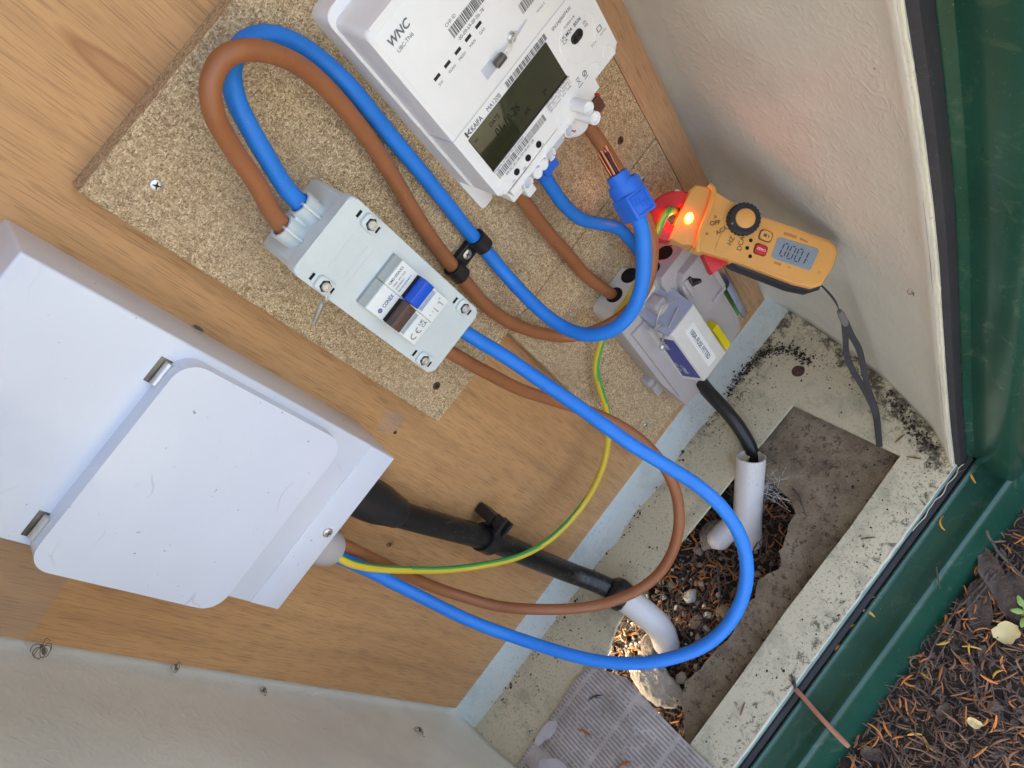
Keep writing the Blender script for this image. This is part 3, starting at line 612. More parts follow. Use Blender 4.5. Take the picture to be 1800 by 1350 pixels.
# black conduit from the white enclosure down into the white bend
t = thing('black_conduit', 'scuffed black conduit with a cone shaped boot running down from the white enclosure', 'conduit', (205, 195, 26))
b = B(); P = smooth(spline([(191.5, 342, 24), (193, 310, 24), (200, 255, 25), (208, 195, 27), (211.5, 120, 28), (217.2, 40, 34), (225.4, 14, 52), (230.5, -6, 69), (232, -16, 80)], 8), 2); b.tube(P, 11.6, 22); part('pipe', b, 'conduit', t, sharp=60)
b = B(); b.lathe([(0, 388), (17, 388), (18, 372), (18, 352), (17.4, 342), (14.5, 326), (13.6, 318), (12.4, 316), (11.4, 316)], 193, 24, 28, 'y'); part('cone_boot', b, 'black', t)
# pipe clip
t = thing('pipe_clip', 'black moulded clip with a brass screw holding the black conduit to the plywood', 'clip', (222, 197, 26), 'black cable clips')
b = B(); g = lambda x, y, z: (207.5+x, 197+y, 26.5+z)
b.lathe([(11.7, -8), (14.6, -8), (14.6, 8), (11.7, 8), (11.7, -8)], 208, 27, 26, 'y', 197); part('saddle', b, 'black', t)
b = B(); b.box(221, 232, 187, 207, 1, 25, 1.2); b.box(219, 235, 189, 193, 25, 38, 1); b.box(219, 235, 200, 205, 25, 38, 1); b.box(220, 234, 192, 201, 25, 29, 0.5); part('lug', b, 'black', t)
b = B(); screw_head(b, 230, 197, 29, 2.8, 1.3); part('clip_screw', b, 'brass', t)

# double cable clip on the chipboard
t = thing('cable_clip', 'black double clip with a bright screw holding blue and brown cables side by side', 'clip', (392, 430, 18), 'black cable clips')
for cx, cz in ((378.1, 429), (406, 429)):
    b = B(); b.lathe([(5.5, -6.2), (7.4, -6.2), (7.4, 6.2), (5.5, 6.2), (5.5, -6.2)], cx, 25.4, 22, 'y', cz); part('clip_ring', b, 'black', t)
b = B(); b.box(383.5, 400.5, 422.5, 435.5, 18.1, 23, 1.0); b.box(383.5, 400.5, 433.5, 436.5, 23, 25.5, 0.6); part('clip_bridge', b, 'black', t)
b = B(); screw_head(b, 393, 429.2, 22.8, 4.0, 1.3); part('clip_screw', b, 'steel', t)
b = B(); cross_slot(b, 393, 429.2, 24.14, 2.3, 0.5); part('cross_slot', b, 'steel_dull', t)

# ------------------------------------------------------------------ white consumer enclosure
t = thing('white_enclosure', 'white enamelled steel consumer unit with a raised rounded hinged door', 'enclosure', (168, 391, 0))
b = B(); b.prism(rrect(98, 239, 391, 664, 1.6, 3), 0.2, 56, 2.2, 3)
part('case', b, 'enamel', t)
b = B(); b.prism(rrect(98.6, 238.6, 391.6, 418, 1.0, 2), 55.5, 56.7, 0.6, 2); part('lower_cover', b, 'enamel', t)
b = B(); b.prism(rrect(92.5, 234, 448, 574.5, 14, 10), 52, 68.5, 7.0, 8)
part('door', b, 'enamel', t)
for cx in (217.8, 111.8):
    b = B(); b.lathe([(0, -7.2), (2.7, -7.2), (2.7, 7.2), (0, 7.2)], 575.2, 58.4, 18, 'x', cx); part('hinge', b, 'steel', t)
    b = B(); b.box(cx-8.2, cx+8.2, 572.6, 580.4, 55.7, 56.5, 0.2); part('hinge_slot', b, 'steel_dull', t)
b = B(); screw_head(b, 167, 399.8, 56.5, 4.0, 1.8); part('cover_screw', b, 'steel', t)
b = B(); cross_slot(b, 167, 399.8, 58.36, 2.4, 0.3); part('cross_slot', b, 'steel_dull', t)
b = B(); b.lathe([(0, 391), (16, 391), (16.4, 384), (15.6, 374), (14.2, 366), (12, 363), (9, 362.4), (0, 362.4)], 148, 36, 26, 'y'); part('cable_gland', b, 'cut_grey', t)

# ------------------------------------------------------------------ grey isolator switch box
t = thing('isolator_box', 'light grey plastic main switch box with a two pole switch', 'switch box', (334, 425, 18))
b = B(); b.prism(rrect(306.5, 361, 425.5, 557, 5, 5), 18.2, 60, 0.6, 1); part('box', b, 'grey_box', t)
b = B(); b.prism(rrect(305.6, 362.2, 424.5, 558, 4.5, 6), 58.5, 68, 1.6, 3)
for z in (506.2, 462): pass
part('lid', b, 'grey_box', t)
b = B()
for x0, x1, y0, y1 in ((321, 345, 528.6, 529.0), (321, 345, 541.2, 541.6), (321, 321.4, 528.6, 541.6), (344.6, 345, 528.6, 541.6), (306.6, 361.4, 450.6, 451.1), (318, 350, 524, 524.4)): b.box(x0, x1, y0, y1, 67.9, 68.12)
part('moulded_lines', b, 'grey_box', t)['kind'] = 'stuff'
for cx, cy in ((356.2, 537.2), (310.8, 536), (356.4, 439.6), (311, 439.4)):
    sx = 1 if cx > 330 else -1
    b = B(); b.prism(rrect(cx-4.6, cx+4.6, cy-6.4, cy+6.4, 2.6, 4), 67.8, 70.2, 0.7, 2); b.box(cx-2.8, cx+2.8, cy+6.6, cy+8.8, 67.8, 68.5, 0.2); p = part('lid_screw', b, 'grey_box', t)
    b = B(); b.lathe([(0, 70.35), (4.0, 70.35), (3.6, 70.25)], cx, cy, 6); b.box(cx-2.3, cx+2.3, cy+8.9, cy+10.6, 68.1, 68.4); b.box(cx-2.2, cx+2.2, cy-6.0, cy-4.6, 70.3, 70.4); c = part('recess', b, 'hole', p)
    b = B(); b.lathe([(0, 70), (2.9, 70), (2.9, 71.8), (2.4, 72.4), (1.5, 72.4), (1.3, 71.4), (0, 71.4)], cx, cy, 18); part('hex_head', b, 'steel', p)
# collars on top that the cables enter
for cx in (323.2, 340.2):
    b = B(); b.ring(cx, 46, 556.5, 568.5, 6.2, 8.2, 28, 'y'); b.box(cx-0.8, cx+0.8, 557, 571, 53, 57.5, 0.3); part('cable_collar', b, 'grey_box', t)
b = B(); b.box(329.5, 334, 557, 566, 42, 49, 1); part('collar_bridge', b, 'grey_box', t)
# two pole switch module
for x0, x1, tm, pole in ((315, 333.9, 'tog_brown', 'brown'), (334.1, 352.6, 'tog_blue', 'blue')):
    b = B(); b.box(x0, x1, 457, 470, 66, 72.5, 0.6); b.box(x0, x1, 489.5, 506, 66, 72.5, 0.6); b.box(x0, x0+1.6, 469.8, 489.7, 66, 72.3, 0.3); b.box(x1-1.6, x1, 469.8, 489.7, 66, 72.3, 0.3); b.box(x0+1.4, x1-1.4, 469, 490, 66, 68.6)
    m_ = part('switch_pole', b, 'mcb', t)
    b = B(); b.box(x0, x1, 505.5, 512, 66, 71, 0.6); part('clip_rail', b, 'mcbgrey', m_)
    b = B(); b.box(x0+1.8, x1-1.8, 475.5, 488.5, 67, 74.5, 0.6); b.prism([(x0+0.4, 480.6), (x1-0.3, 480.6), (x1-0.3, 489.2), (x0+0.4, 489.2)], 72, 82, 1.3, 3)
    m2 = part('toggle', b, tm, m_, 'raised %s switch toggle' % pole)
    b = B(); b.box(x0+0.8, x1-0.8, 489.3, 490.6, 72.2, 74.2); part('toggle_slot', b, 'hole', m_)
b = B()
b.text('CONEX', 322.2, 494.8, 72.62, 3.9, sx=0.72, bold=0.06)
b.ring(319.2, 496.2, 72.55, 72.63, 0.9, 1.6, 16); b.box(317.8, 320.6, 496, 496.4, 72.55, 72.65); b.box(319, 319.4, 494.8, 497.6, 72.55, 72.66)
part('brand_lettering', b, 'inkblue', t)
b = B()
b.text('CMS100AX2', 335.3, 502.2, 72.62, 2.7, bold=0.03, sx=1.0); b.text('100A  AC-22A', 335.8, 498.9, 72.62, 2.1); b.text('230/400V~', 335.8, 496.2, 72.62, 2.1); b.text('IEC/EN60947-3', 335.8, 493.4, 72.62, 2.1)
b.text('UK', 327.4, 463.6, 72.62, 3.4, bold=0.04); b.text('CA', 327.9, 460.5, 72.62, 3.4, bold=0.04)
def arc(b, cx, cy, z, r, a0, a1, w):
    n = 14; rows = [[(cx+q*math.cos(math.radians(a0+(a1-a0)*i/n)), cy+q*math.sin(math.radians(a0+(a1-a0)*i/n)), z) for i in range(n+1)] for q in (r-w, r)]
    b.sheet(rows)
arc(b, 319.6, 462.4, 72.62, 2.4, 65, 295, 0.6); arc(b, 325, 462.4, 72.62, 2.4, 65, 295, 0.6); b.quad(322.8, 324.6, 462.1, 462.7, 72.62)
for yy in (0, 4.6): b.quad(342.4+yy*1.2, 342.8+yy*1.2, 460.2, 464, 72.62); b.ring(342.6+yy*1.2, 459.4, 72.55, 72.62, 0.35, 0.6, 10)
b.text('L  1', 336.8, 461.6, 72.62, 2.6); b.text('2', 346.5, 462.4, 72.62, 2.4)
b.text('N', 349, 464.2, 72.62, 2.0)
part('print', b, 'ink', t)
# sealing wire with its crimped tube
b = B(); P = spline([(307.5, 532.5, 70.5), (304.6, 530.5, 70.8), (303.2, 529.2, 69), (301.5, 528.3, 66)], 6); b.tube(P, 0.45, 6); b.tube(spline([(309.5, 531.2, 70.5), (305.5, 528.6, 69.5), (302.4, 528.6, 67)], 6), 0.45, 6)
s = part('seal_wire', b, 'wire', t)
b = B(); b.tube([(301.5, 528.3, 66), (295.5, 524.8, 63.6), (288.5, 520.8, 60.8)], [1.7, 1.7, 1.5], 12); part('seal_tube', b, 'steel', s)

# ------------------------------------------------------------------ white smart meter
t = thing('electricity_meter', 'white smart electricity meter with a dark display and barcodes', 'meter', (493, 469, 18))
b = B(); b.prism(rrect(426.4, 559.4, 468.4, 616, 5, 5), 18.2, 66, 2.6, 4, top=rrect(427.4, 558.6, 469.3, 607.5, 4.5, 5)); part('meter_body', b, 'meter', t)
b = B(); b.prism(rrect(430.5, 555.5, 526.0, 603, 2, 4), 65.5, 66.3, 0.25, 2); part('communications_hub', b, 'meter', t)
b = B(); b.box(427.2, 558.8, 525.2, 525.8, 64.5, 66.08); b.box(426.6, 427.6, 525.2, 525.8, 38, 64.8); part('joint_line', b, 'meter_grey', t)
b = B(); b.prism(rrect(425, 561, 470, 618.5, 7, 5), 18.1, 38, 0.7, 2); part('back_plate', b, 'meter', t)
b = B(); b.prism(rrect(425.2, 438, 441.5, 474, 3, 5), 18.2, 21.5, 0.5, 2); part('fixing_tab', b, 'meter', t)
# display
b = B(); b.prism(rrect(435.3, 514.3, 489.6, 518.2, 0.8, 2), 65.6, 66.6, 0.3, 2); d_ = part('display', b, 'lcd', t)
b = B(); b.box(435.0, 514.6, 489.0, 490.2, 65.5, 66.9, 0.2); part('display_lower_lip', b, 'black', d_)
b = B(); z = 66.68
b.text('01-10-26', 452, 502.5, z, 8.2, sx=0.78, shear=0.12, bold=0.05); b.text('T1', 459.5, 496.5, z, 5.2, sx=0.85); b.text('DATE', 452, 511.2, z, 4.2, sx=0.9)
b.text('J+', 494, 494.6, z, 4.6); b.text('DE', 475.5, 496, z, 4.4); b.text('1', 440.5, 491.6, z, 4.2); b.text('-ve', 437, 513, z, 3.2); b.text('1', 447, 494, z, 4.4)
part('digits', b, 'lcdink', d_, sharp=0)
# flat print
z = 66.18
b = B(); b.text('KAIFA', 441.2, 519.3, z, 5.0, sx=0.78, bold=0.06); b.text('MA120B', 456.8, 519.3, z, 4.4, sx=0.86)
b.box(436.2, 437.6, 519.2, 523.2, 66.0, 66.2); b.prism([(437.6, 521), (440.6, 523.3), (440.6, 522), (438.8, 520.9), (440.6, 520.2), (440.6, 519.1)], 66.0, 66.2)
b.text('Property of Meter Fit 20 Limited', 435.2, 486.6, z, 2.3); b.text('00-0C-5C-00-20-18-EC-2B', 441, 478.2, z, 2.7)
b.text('SN:24J0607430', 522.0, 518.6, z, 3.0); b.text('T12065-UK', 529.4, 512.7, z, 2.3); b.text('UK', 523.4, 508.6, z, 3.2); b.text('CA', 523.8, 505.9, z, 3.2); b.text('M24  8506', 528.2, 508.0, z, 3.5, bold=0.03)
b.text('DL', 542.8, 503.8, z, 2.6); b.text('MS', 542.8, 501.2, z, 2.6); b.text('2024', 540, 487.6, z, 2.6)
for k, s in enumerate(('220V...240V  50Hz  0.5-20(100)A', '1000imp/kWh  Cl.B  Reactive 2', 'IP54  -25C...+55C  1P2W  UC1', '1000 imp/kvarh   UC2  12208')): b.text(s, 490.5, 487.6-k*2.0, z, 1.9)
part('print', b, 'ink', t, sharp=0)
for bx in ((476.4, 516.6, 518.7, 522.9, 66.18, 1), (435.8, 486.6, 480.9, 485.9, 66.18, 2), (467, 505, 567.0, 573.2, 66.5, 3), (511, 536, 542.2, 548.6, 66.5, 4)):
    b = B(); barcode(b, *bx); part('barcode', b, 'ink', t, sharp=0)
z = 66.5
b = B(); b.text('WNC', 434.6, 591.8, z, 6.6, sx=1.0, shear=0.2, bold=0.16); b.text('UBC-TN6', 436.2, 586.8, z, 3.2)
for x, s in ((445.0, 'SW'), (454.4, 'WAN'), (463.9, 'MESH'), (473.9, 'HAN'), (483.4, 'GAS')): b.text(s, x-2.4, 555.6, z, 2.5)
b.text('CHF ID', 466.8, 574.6, z, 2.8); b.text('00-09-69-0F-06-78', 469, 563.4, z, 3.0)
b.text('Version E', 519, 535.4, z, 2.0)
part('hub_print', b, 'inkgrey', t, sharp=0)
b = B(); b.text('End User', 550, 488, 66.2, 1.7, ang=0.0); b.box(549.5, 550, 491, 494, 66, 66.2); b.box(553, 553.5, 491, 494, 66, 66.2); b.box(549.5, 553.5, 490.8, 491.2, 66, 66.2); b.box(549.5, 553.5, 493.8, 494.2, 66, 66.2)
b.ring(526.5, 479.5, 66.05, 66.2, 1.4, 2.0, 18); b.quad(525, 528, 479.2, 479.8, 66.2, ang=.8); b.quad(517.6, 522.2, 475.6, 476.2, 66.2)
for a in (.9, 2.2): b.quad(517.6, 522.2, 479, 479.4, 66.2, ang=a)
b.quad(518.4, 521.4, 481.6, 482.1, 66.2); b.quad(524.5, 528.5, 476.2, 476.7, 66.2)
b.text('Pulse', 471.5, 470.0, 66.2, 1.7); b.text('1000', 451.8, 470.0, 66.2, 1.6); b.text('imp/kWh', 450.4, 468.4, 66.2, 1.6); b.text('1000', 440.5, 470.4, 66.2, 1.6); b.text('imp/kvarh', 439.2, 468.8, 66.2, 1.6)
part('symbols', b, 'inkgrey', t, sharp=0)
# status windows, disc, button, plugs
for x in (444.9, 454.5, 464.3, 473.9, 483.6):
    b = B(); b.box(x-2.5, x+2.5, 559.6, 561.5, 66.0, 66.55, 0.1); part('status_window', b, 'black', t)
b = B(); b.ring(535.3, 501.4, 65.8, 66.35, 15.2, 15.8, 48); b.ring(535.3, 501.4, 65.8, 66.25, 14.0, 14.3, 48); part('optical_ring', b, 'meter', t)
b = B(); b.prism(rrect(529.4, 540, 499.3, 505.6, 3.1, 8), 65.8, 67.0, 0.4, 2); part('optical_window', b, 'black', t)
b = B(); b.cyl(532.4, 502.4, 66.8, 67.15, 2.0, 0.1, 16); b.cyl(537, 502.4, 66.8, 67.15, 2.0, 0.1, 16); part('optical_lens', b, 'hole', t)
for x, y, r in ((534.9, 474.6, 5.0), (549.2, 474.6, 5.0), (435.6, 473.9, 3.7)):
    b = B(); b.ring(x, y, 65.6, 66.7, r-0.5, r, 28); b.cyl(x, y, 65.6, 66.25, r-0.5, 0.1, 24); part('blanking_plug', b, 'meter', t)
for x, y in ((447.8, 473.7), (459.9, 473.4), (471.5, 473.4)):
    b = B(); b.ring(x, y, 65.6, 66.6, 1.7, 2.3, 20); b.cyl(x, y, 65.8, 66.3, 1.7, 0.1, 16); b_ = part('test_lamp', b, 'hole', t)
b = B(); b.ring(471, 536.8, 65.9, 66.6, 0.01, 0.02, 4); b.box(468.5, 478, 533.8, 541, 66.1, 66.7, 0.3); b.prism([(494, 535.4), (511, 538), (511, 538.6), (494, 538.6)], 66.1, 66.9, 0.2, 1); part('seal_channel', b, 'meter_grey', t)
b = B(); b.tube([(477, 537.6, 70), (484.5, 537.6, 70)], 2.7, 10); s_ = part('seal_tag', b, 'steel_dull', t)
b = B(); b.tube(spline([(484, 538, 70), (489, 539.2, 70.5), (494, 538.5, 70), (500, 540.5, 69)], 6), 0.45, 6); b.tube(spline([(484, 537, 70), (490, 536.6, 70.5), (496, 540, 70)], 6), 0.45, 6); part('seal_wire', b, 'wire', s_)
b = B(); b.ring(496.5, 539, 66, 67.6, 2.6, 3.4, 22); screw_head(b, 496.5, 539, 66.5, 2.6, 1.4); part('hub_screw', b, 'steel', t)
# terminal block along the underside
b = B(); b.prism(rrect(436, 531, 450.5, 470, 1.5, 3), 19, 56, 1.0, 2); b.box(446, 454, 445.5, 463.5, 22, 60, 0.7); b.prism([(436.5, 463.5), (508, 463.5), (508, 457.5), (470, 454.8), (456, 454.8), (447, 457)], 55, 62, 0.6, 2); b.prism([(436.2, 467.8), (489, 467.8), (492, 470), (507, 470.2), (511, 472), (521, 472), (526, 470), (532, 470), (532, 461), (436.2, 462.2)], 55, 65.2, 0.5, 1)
tb = part('terminal_block', b, 'meter', t)
for x, y, r, zz in ((449.5, 459.8, 4.3, 66.2), (474.4, 459.8, 4.6, 66.2), (495.7, 459.4, 4.8, 66.4), (493.5, 471.6, 3.1, 66.4), (524.8, 462.2, 4.4, 62)):
    b = B(); b.ring(x, y, 52, zz, r-0.8, r, 26); o_ = part('terminal_socket', b, 'meter', tb)
    b = B(); b.cyl(x, y, 52, zz-2.6, r-0.8, 0.1, 20); o2 = part('socket_cap', b, 'meter_grey', tb)
for x, y, r in ((459.2, 458.6, 3.9), (466.2, 459.0, 3.8)):
    b = B(); b.cyl(x, y, 52, 66.6, r, 0.5, 26); part('terminal_plug', b, 'meter', tb)
b = B(); b.box(479.5, 489.5, 456.6, 462.6, 58, 64.2, 0.4); part('terminal_cover', b, 'meter_grey', tb)
for x, y in ((508.4, 470.6), (508.9, 460.6)):
    b = B(); b.ring(x, y, 56, 81, 3.6, 4.5, 26); b.cyl(x, y, 56, 78.5, 3.65, 0.1, 20); part('terminal_tube', b, 'meter', tb)
b = B(); b.lathe([(0, 443.8), (8.5, 443.8), (9.6, 445.4), (9.6, 458), (8, 466), (0, 468)], 508.6, 52, 30, 'y'); part('terminal_dome', b, 'meter', tb)
b = B()
for x, y in ((452.4, 456.4), (477.2, 456.2), (470.6, 457.6), (498.4, 456.0), (527.6, 459)): b.box(x-0.9, x+0.9, y-0.5, y+0.5, 62, 66.55, 0.1)
part('red_marks', b, 'm_red', tb)['kind'] = 'stuff'
for g_ in ((513.5, 533, 440.5, 452.5, 26, 58), (440.5, 457, 444.5, 452, 24, 46)):
    b = B(); b.box(*g_, 0.8); part('brown_grommet', b, 'c_brown_dk', tb)
b = B(); b.lathe([(0, 430), (6.0, 430), (6.4, 436), (6.8, 448), (0, 452)], 472.3, 39, 20, 'y'); b.box(468, 481.5, 438.5, 448, 36, 54, 0.8); part('blue_grommet', b, 'c_blue2', tb)

# blue connector on the loose end of the blue loop, with the bare copper poking out
ax = Vector((0.30, 0.80, -0.52)).normalized()          # (x, up, out) along the cable end
ay = ax.cross(Vector((0, 0, 1))).normalized(); az = ay.cross(ax).normalized()
c0 = Vector((483.6, 421.6, 112.2))
def cf(a, u, w): return tuple(c0+ay*a+ax*u+az*w)
t = thing('cable_connector', 'chunky blue plastic cable connector with bare copper strands sticking out', 'connector', tuple(c0))
b = B(); b.box(-9.5, 9.0, -15, 2.5, -9, 9.5, 1.0, fn=cf); part('clamp_body', b, 'c_blue2', t)
b = B(); b.lathe([(6.6, 0), (8.6, 0), (9.0, 6), (8.0, 11), (7.8, 17), (7.2, 17.6), (6.4, 17.4), (5.9, 10), (6.6, 0)], 0, 0, 28, 'z', fn=lambda x, y, z: cf(x, z, y)); part('collar', b, 'c_blue2', t)
b = B(); b.lathe([(9.4, -2), (11.2, -2), (11.6, 8), (10.6, 11), (9.6, 10), (9.4, -2)], 2.2, -2.0, 22, 'z', fn=lambda x, y, z: cf(x, z, y)); part('hinged_shell', b, 'c_blue2', t)
b = B()
for x0, x1, y0, y1 in ((-7.5, 6.5, -1.0, 0.0), (-7.5, -6.6, -13, 0), (5.6, 6.5, -13, 0), (-7.5, 6.5, -13.6, -12.8), (-7.5, 6.5, -7.0, -6.2), (-1.0, -0.2, -10, -3), (-4.6, -3.9, -6, -2.5), (2.6, 3.3, -11.5, -6)): b.box(x0, x1, y0, y1, 9.2, 10.2, 0.2, fn=cf)
part('moulded_latch', b, 'c_blue2', t)
q = random.Random(11)
for i, (a, w, ln) in enumerate(((-2.6, 1.6, 36), (-0.6, 3.0, 33), (1.8, 2.2, 37), (0.4, -0.6, 30), (-2.4, -1.6, 34), (2.6, -1.4, 31), (0.6, 0.8, 35))):
    b = B(); P = spline([cf(a, 2, w), cf(a+q.uniform(-.3, .3), 14, w), cf(a+q.uniform(-.5, .5), ln*.7, w+q.uniform(-.4, .5)), cf(a*.9+q.uniform(-.6, .6), ln, w+q.uniform(-.4, .6))], 5)
    b.tube(P, 1.5, 8); part('copper_strand', b, 'copper_dark' if i in (1, 3, 5) else 'copper', t, sharp=60)

# ------------------------------------------------------------------ grey fuse cut-out
t = thing('fuse_cutout', 'dusty grey service fuse cut-out with a white fuse label and a yellow sticker', 'cut-out', (495, 72, 18))
b = B(); b.prism([(444, 74), (470, 66), (549, 80), (552, 100), (551, 176), (500, 255), (440, 252), (438.5, 140)], 18.2, 44, 1.2, 2)
b.prism([(444, 100), (462, 74), (466, 74), (466, 232), (446, 236)], 40, 47, 2.0, 2); b.prism([(505, 78), (545, 84), (547, 165), (505, 170)], 40, 47, 1.0, 2)
part('base', b, 'cut_grey', t)
b = B(); b.prism(rrect(431, 452, 106, 138, 2, 3), 18.2, 29, 1.0, 2); b.box(431, 446, 126, 130, 28, 33, 0.5); f_ = part('foot', b, 'cut_grey', t)
b = B(); b.ring(446, 118, 28, 31, 2.9, 4.0, 20); screw_head(b, 446, 118, 28.6, 2.9, 1.6); part('foot_screw', b, 'steel_dull', f_)
b = B(); b.prism([(458.4, 118.4), (506.4, 118.4), (504.6, 222), (458.6, 222)], 44, 71, 1.3, 3, top=[(467.6, 121), (504.4, 121), (502.6, 220), (467.8, 220)]); fc = part('fuse_carrier', b, 'cut_light', t)
b = B()   # scooped finger grip above the carrier
rows = []
for i in range(11):
    a = i/10; zz = 221+a*34; dd = 69.5-28*math.sin(a*math.pi/2)**0.9
    rows.append([(x, zz, dd-3.0*math.sin((x-464)/39*math.pi)*math.sin(a*math.pi)) for x in (464, 468, 474, 480, 486, 492, 498, 503)])
b.sheet(rows); b.prism([(464, 221), (464, 254), (503, 254), (503, 221)], 18.4, 41, 0.8, 2); b.sheet([[(464, 221+34*i/10, 69.5-28*math.sin(i/10*math.pi/2)**0.9) for i in range(11)], [(464, 221+34*i/10, 30) for i in range(11)]]); b.sheet([[(503, 221+34*i/10, 69.5-28*math.sin(i/10*math.pi/2)**0.9) for i in range(11)], [(503, 221+34*i/10, 30) for i in range(11)]])
part('finger_grip', b, 'cut_blue', t)
b = B(); b.prism(rrect(474, 489, 231, 247, 4, 4), 44, 58, 2.5, 3); b.box(476, 484, 236, 241, 57, 60.5, 0.8); part('sealing_lug', b, 'cut_grey', t)
b = B(); b.prism(rrect(479.6, 492.6, 131.5, 205, 2.0, 4), 70.9, 71.15); lb = part('white_label', b, 'label', fc)
b = B(); b.text('100A FUSE FITTED', 483.4, 199.5, 71.35, 7.2, ang=-math.pi/2, sx=0.99, bold=0.05); part('label_lettering', b, 'ink', fc, sharp=0)
flank = lambda d: 458.5+(d-44)*0.338
side = lambda a, u, w: (flank(a)-0.15+w, u, a)      # shapes drawn on the carrier's left flank
b = B(); b.prism([(49.5, 126), (68.5, 127), (68.5, 208), (53, 210)], -0.25, 0.15, fn=side); part('violet_label', b, 'label_violet', fc)
b = B(); sd2 = lambda x, y, z: (flank(x)-0.5, y, x)
b.text('100A', 58.2, 186, 0, 7.5, ang=math.pi/2, fn=sd2, bold=0.08); b.text('SERIES 7', 59.2, 134, 0, 5.2, ang=math.pi/2, fn=sd2, bold=0.05); b.text('TYPE II', 52.4, 188, 0, 4.2, ang=math.pi/2, fn=sd2); b.text('415V  33kA', 53.4, 138, 0, 4.0, ang=math.pi/2, fn=sd2)
part('violet_lettering', b, 'label', fc, sharp=0)
b = B(); b.prism([(511.5, 146), (519.5, 147), (521, 102), (513.5, 100)], 47, 58, 0.3, 1); part('yellow_sticker', b, 'yellow_tag', t)
b = B(); b.box(470.5, 476, 115.8, 120.6, 52, 60, 0.5); part('yellow_sticker', b, 'yellow_tag', t)
# live terminal block on top, with its round cable holes
b = B(); b.prism([(440, 250), (492, 250), (492, 268), (488, 273), (446, 273), (440, 268)], 18.3, 47, 1.5, 2); part('live_terminal', b, 'cut_light', t)
for x in (461.6, 484):
    b = B(); b.cyl(x, 31, 272.9, 273.4, 8.0, 0.1, 26, 'y'); part('cable_hole', b, 'hole', t)
# neutral block: body, cover with its hooked screw window, two holes
b = B(); b.prism([(496.5, 176), (553, 160), (554, 246), (549, 257), (500, 257), (496.5, 250)], 18.3, 50, 1.4, 2); part('neutral_terminal', b, 'cut_grey', t)
for x, o in ((505.4, 34), (523.6, 35), (540.2, 35)):
    b = B(); b.cyl(x, o, 256.8, 257.4, 7.6, 0.1, 26, 'y'); b.box(x-8.4, x-5.6, 256.8, 257.5, o-1.5, o+1.5); part('cable_hole', b, 'hole', t)
b = B(); b.prism([(507, 176), (536, 168), (545, 178), (545, 243), (517, 244), (511, 238), (507, 226)], 49, 58, 1.0, 2); b.box(541.5, 546, 186, 240, 56, 63, 0.5); b.box(528, 546, 178, 182.5, 57, 61, 0.4); b.box(511, 516, 214, 238, 57, 60.5, 0.6); nc = part('neutral_cover', b, 'cut_grey', t)
b = B(); b.prism([(513, 236), (520.5, 236), (522, 230), (529, 219), (527, 215), (519, 221), (513.5, 226)], 57.9, 58.4); part('cover_slot', b, 'hole', nc)
b = B(); b.tube(smooth(spline([(514, 234, 58.8), (518.8, 234.4, 59), (518.4, 228.6, 59), (515, 226.5, 59), (522.4, 223, 59), (527.4, 217, 59)], 6), 1), 0.9, 7); part('cover_clip', b, 'steel_dull', nc)
b = B()   # rounded side shroud that the earth wire passes through
rows = []
for i in range(9):
    a = math.pi*(i/8-0.5); rows.append([(556+14*math.cos(a)*1.0, zz, 32+14*math.sin(a)) for zz in (92, 110, 130, 152)])
b.sheet(rows); b.sheet([[(x, zz, 18.5) for zz in (92, 152)] for x in (549, 557)]); sh = part('side_shroud', b, 'cut_blue', t); s_ = sh.modifiers.new('thick', 'SOLIDIFY'); s_.thickness = 0.0016
# twisted seal wire
b = B(); b.tube(smooth(spline([(497, 232, 60), (489, 239, 62), (480, 246, 62), (468, 240, 62), (462, 226, 60), (459, 214, 60), (457, 206, 60)], 6), 1), 0.75, 6); b.tube(smooth(spline([(492, 226, 62), (478, 226, 66), (466, 219, 64), (458, 207, 60), (470, 230, 63), (462, 232, 60), (458, 206, 60)], 6), 1), 0.75, 6)
sw = part('seal_wire', b, 'wire', t)
b = B(); b.stone((456.6, 203.5, 60), 3.2, 4, 2, (0.9, 1.3, 0.8)); part('wire_twist', b, 'wire', sw)

# ------------------------------------------------------------------ clamp tester (own frame: x along the body, y up its face, z towards the viewer)
cx_, cy_, cz_ = Vector((0.29602, -0.71889, -0.62894)), Vector((0.95440, 0.19600, 0.22516)), Vector((-0.03859, -0.66692, 0.74413))
cx_.normalize(); cy_ = (cy_-cx_*cy_.dot(cx_)).normalized(); cz_ = cx_.cross(cy_)
rot = Matrix((( cx_.x, cy_.x, cz_.x), (cx_.y, cy_.y, cz_.y), (cx_.z, cy_.z, cz_.z))).to_euler()
t = thing('clamp_tester', 'amber handheld clamp ammeter with a red jaw and a black dial', 'clamp meter', (562.69, 287.69, 103.65), rot=rot)
body = [(-31, -35.6), (-22, -35.6), (9, -33.8), (40, -34.0), (60, -34.2), (75, -32.2), (81, -27.5), (85, -8), (84.4, 2.5), (81, 7.5), (74, 10.2), (40, 9.4), (13, 8.2), (-11, 9.2), (-20, 12.5), (-28, 15.5), (-31, 13)]
b = B(); b.prism(body, -17, -0.2, 2.0, 3); mb = part('body', b, 'm_yellow', t)
b = B(); b.prism([(x*1.0-1.2, y*1.0-1.2) for x, y in [(-12, -31), (9, -31), (12, -30.4), (40, -30.6), (60, -31), (73, -29.2), (79.5, -25), (83.4, -6), (82.8, 3), (80, 6.8), (73.4, 9), (40, 8.2), (13, 7), (-11, 7)]], 0.0, 0.5, 0.4, 1); part('face_panel', b, 'm_yellow', mb)
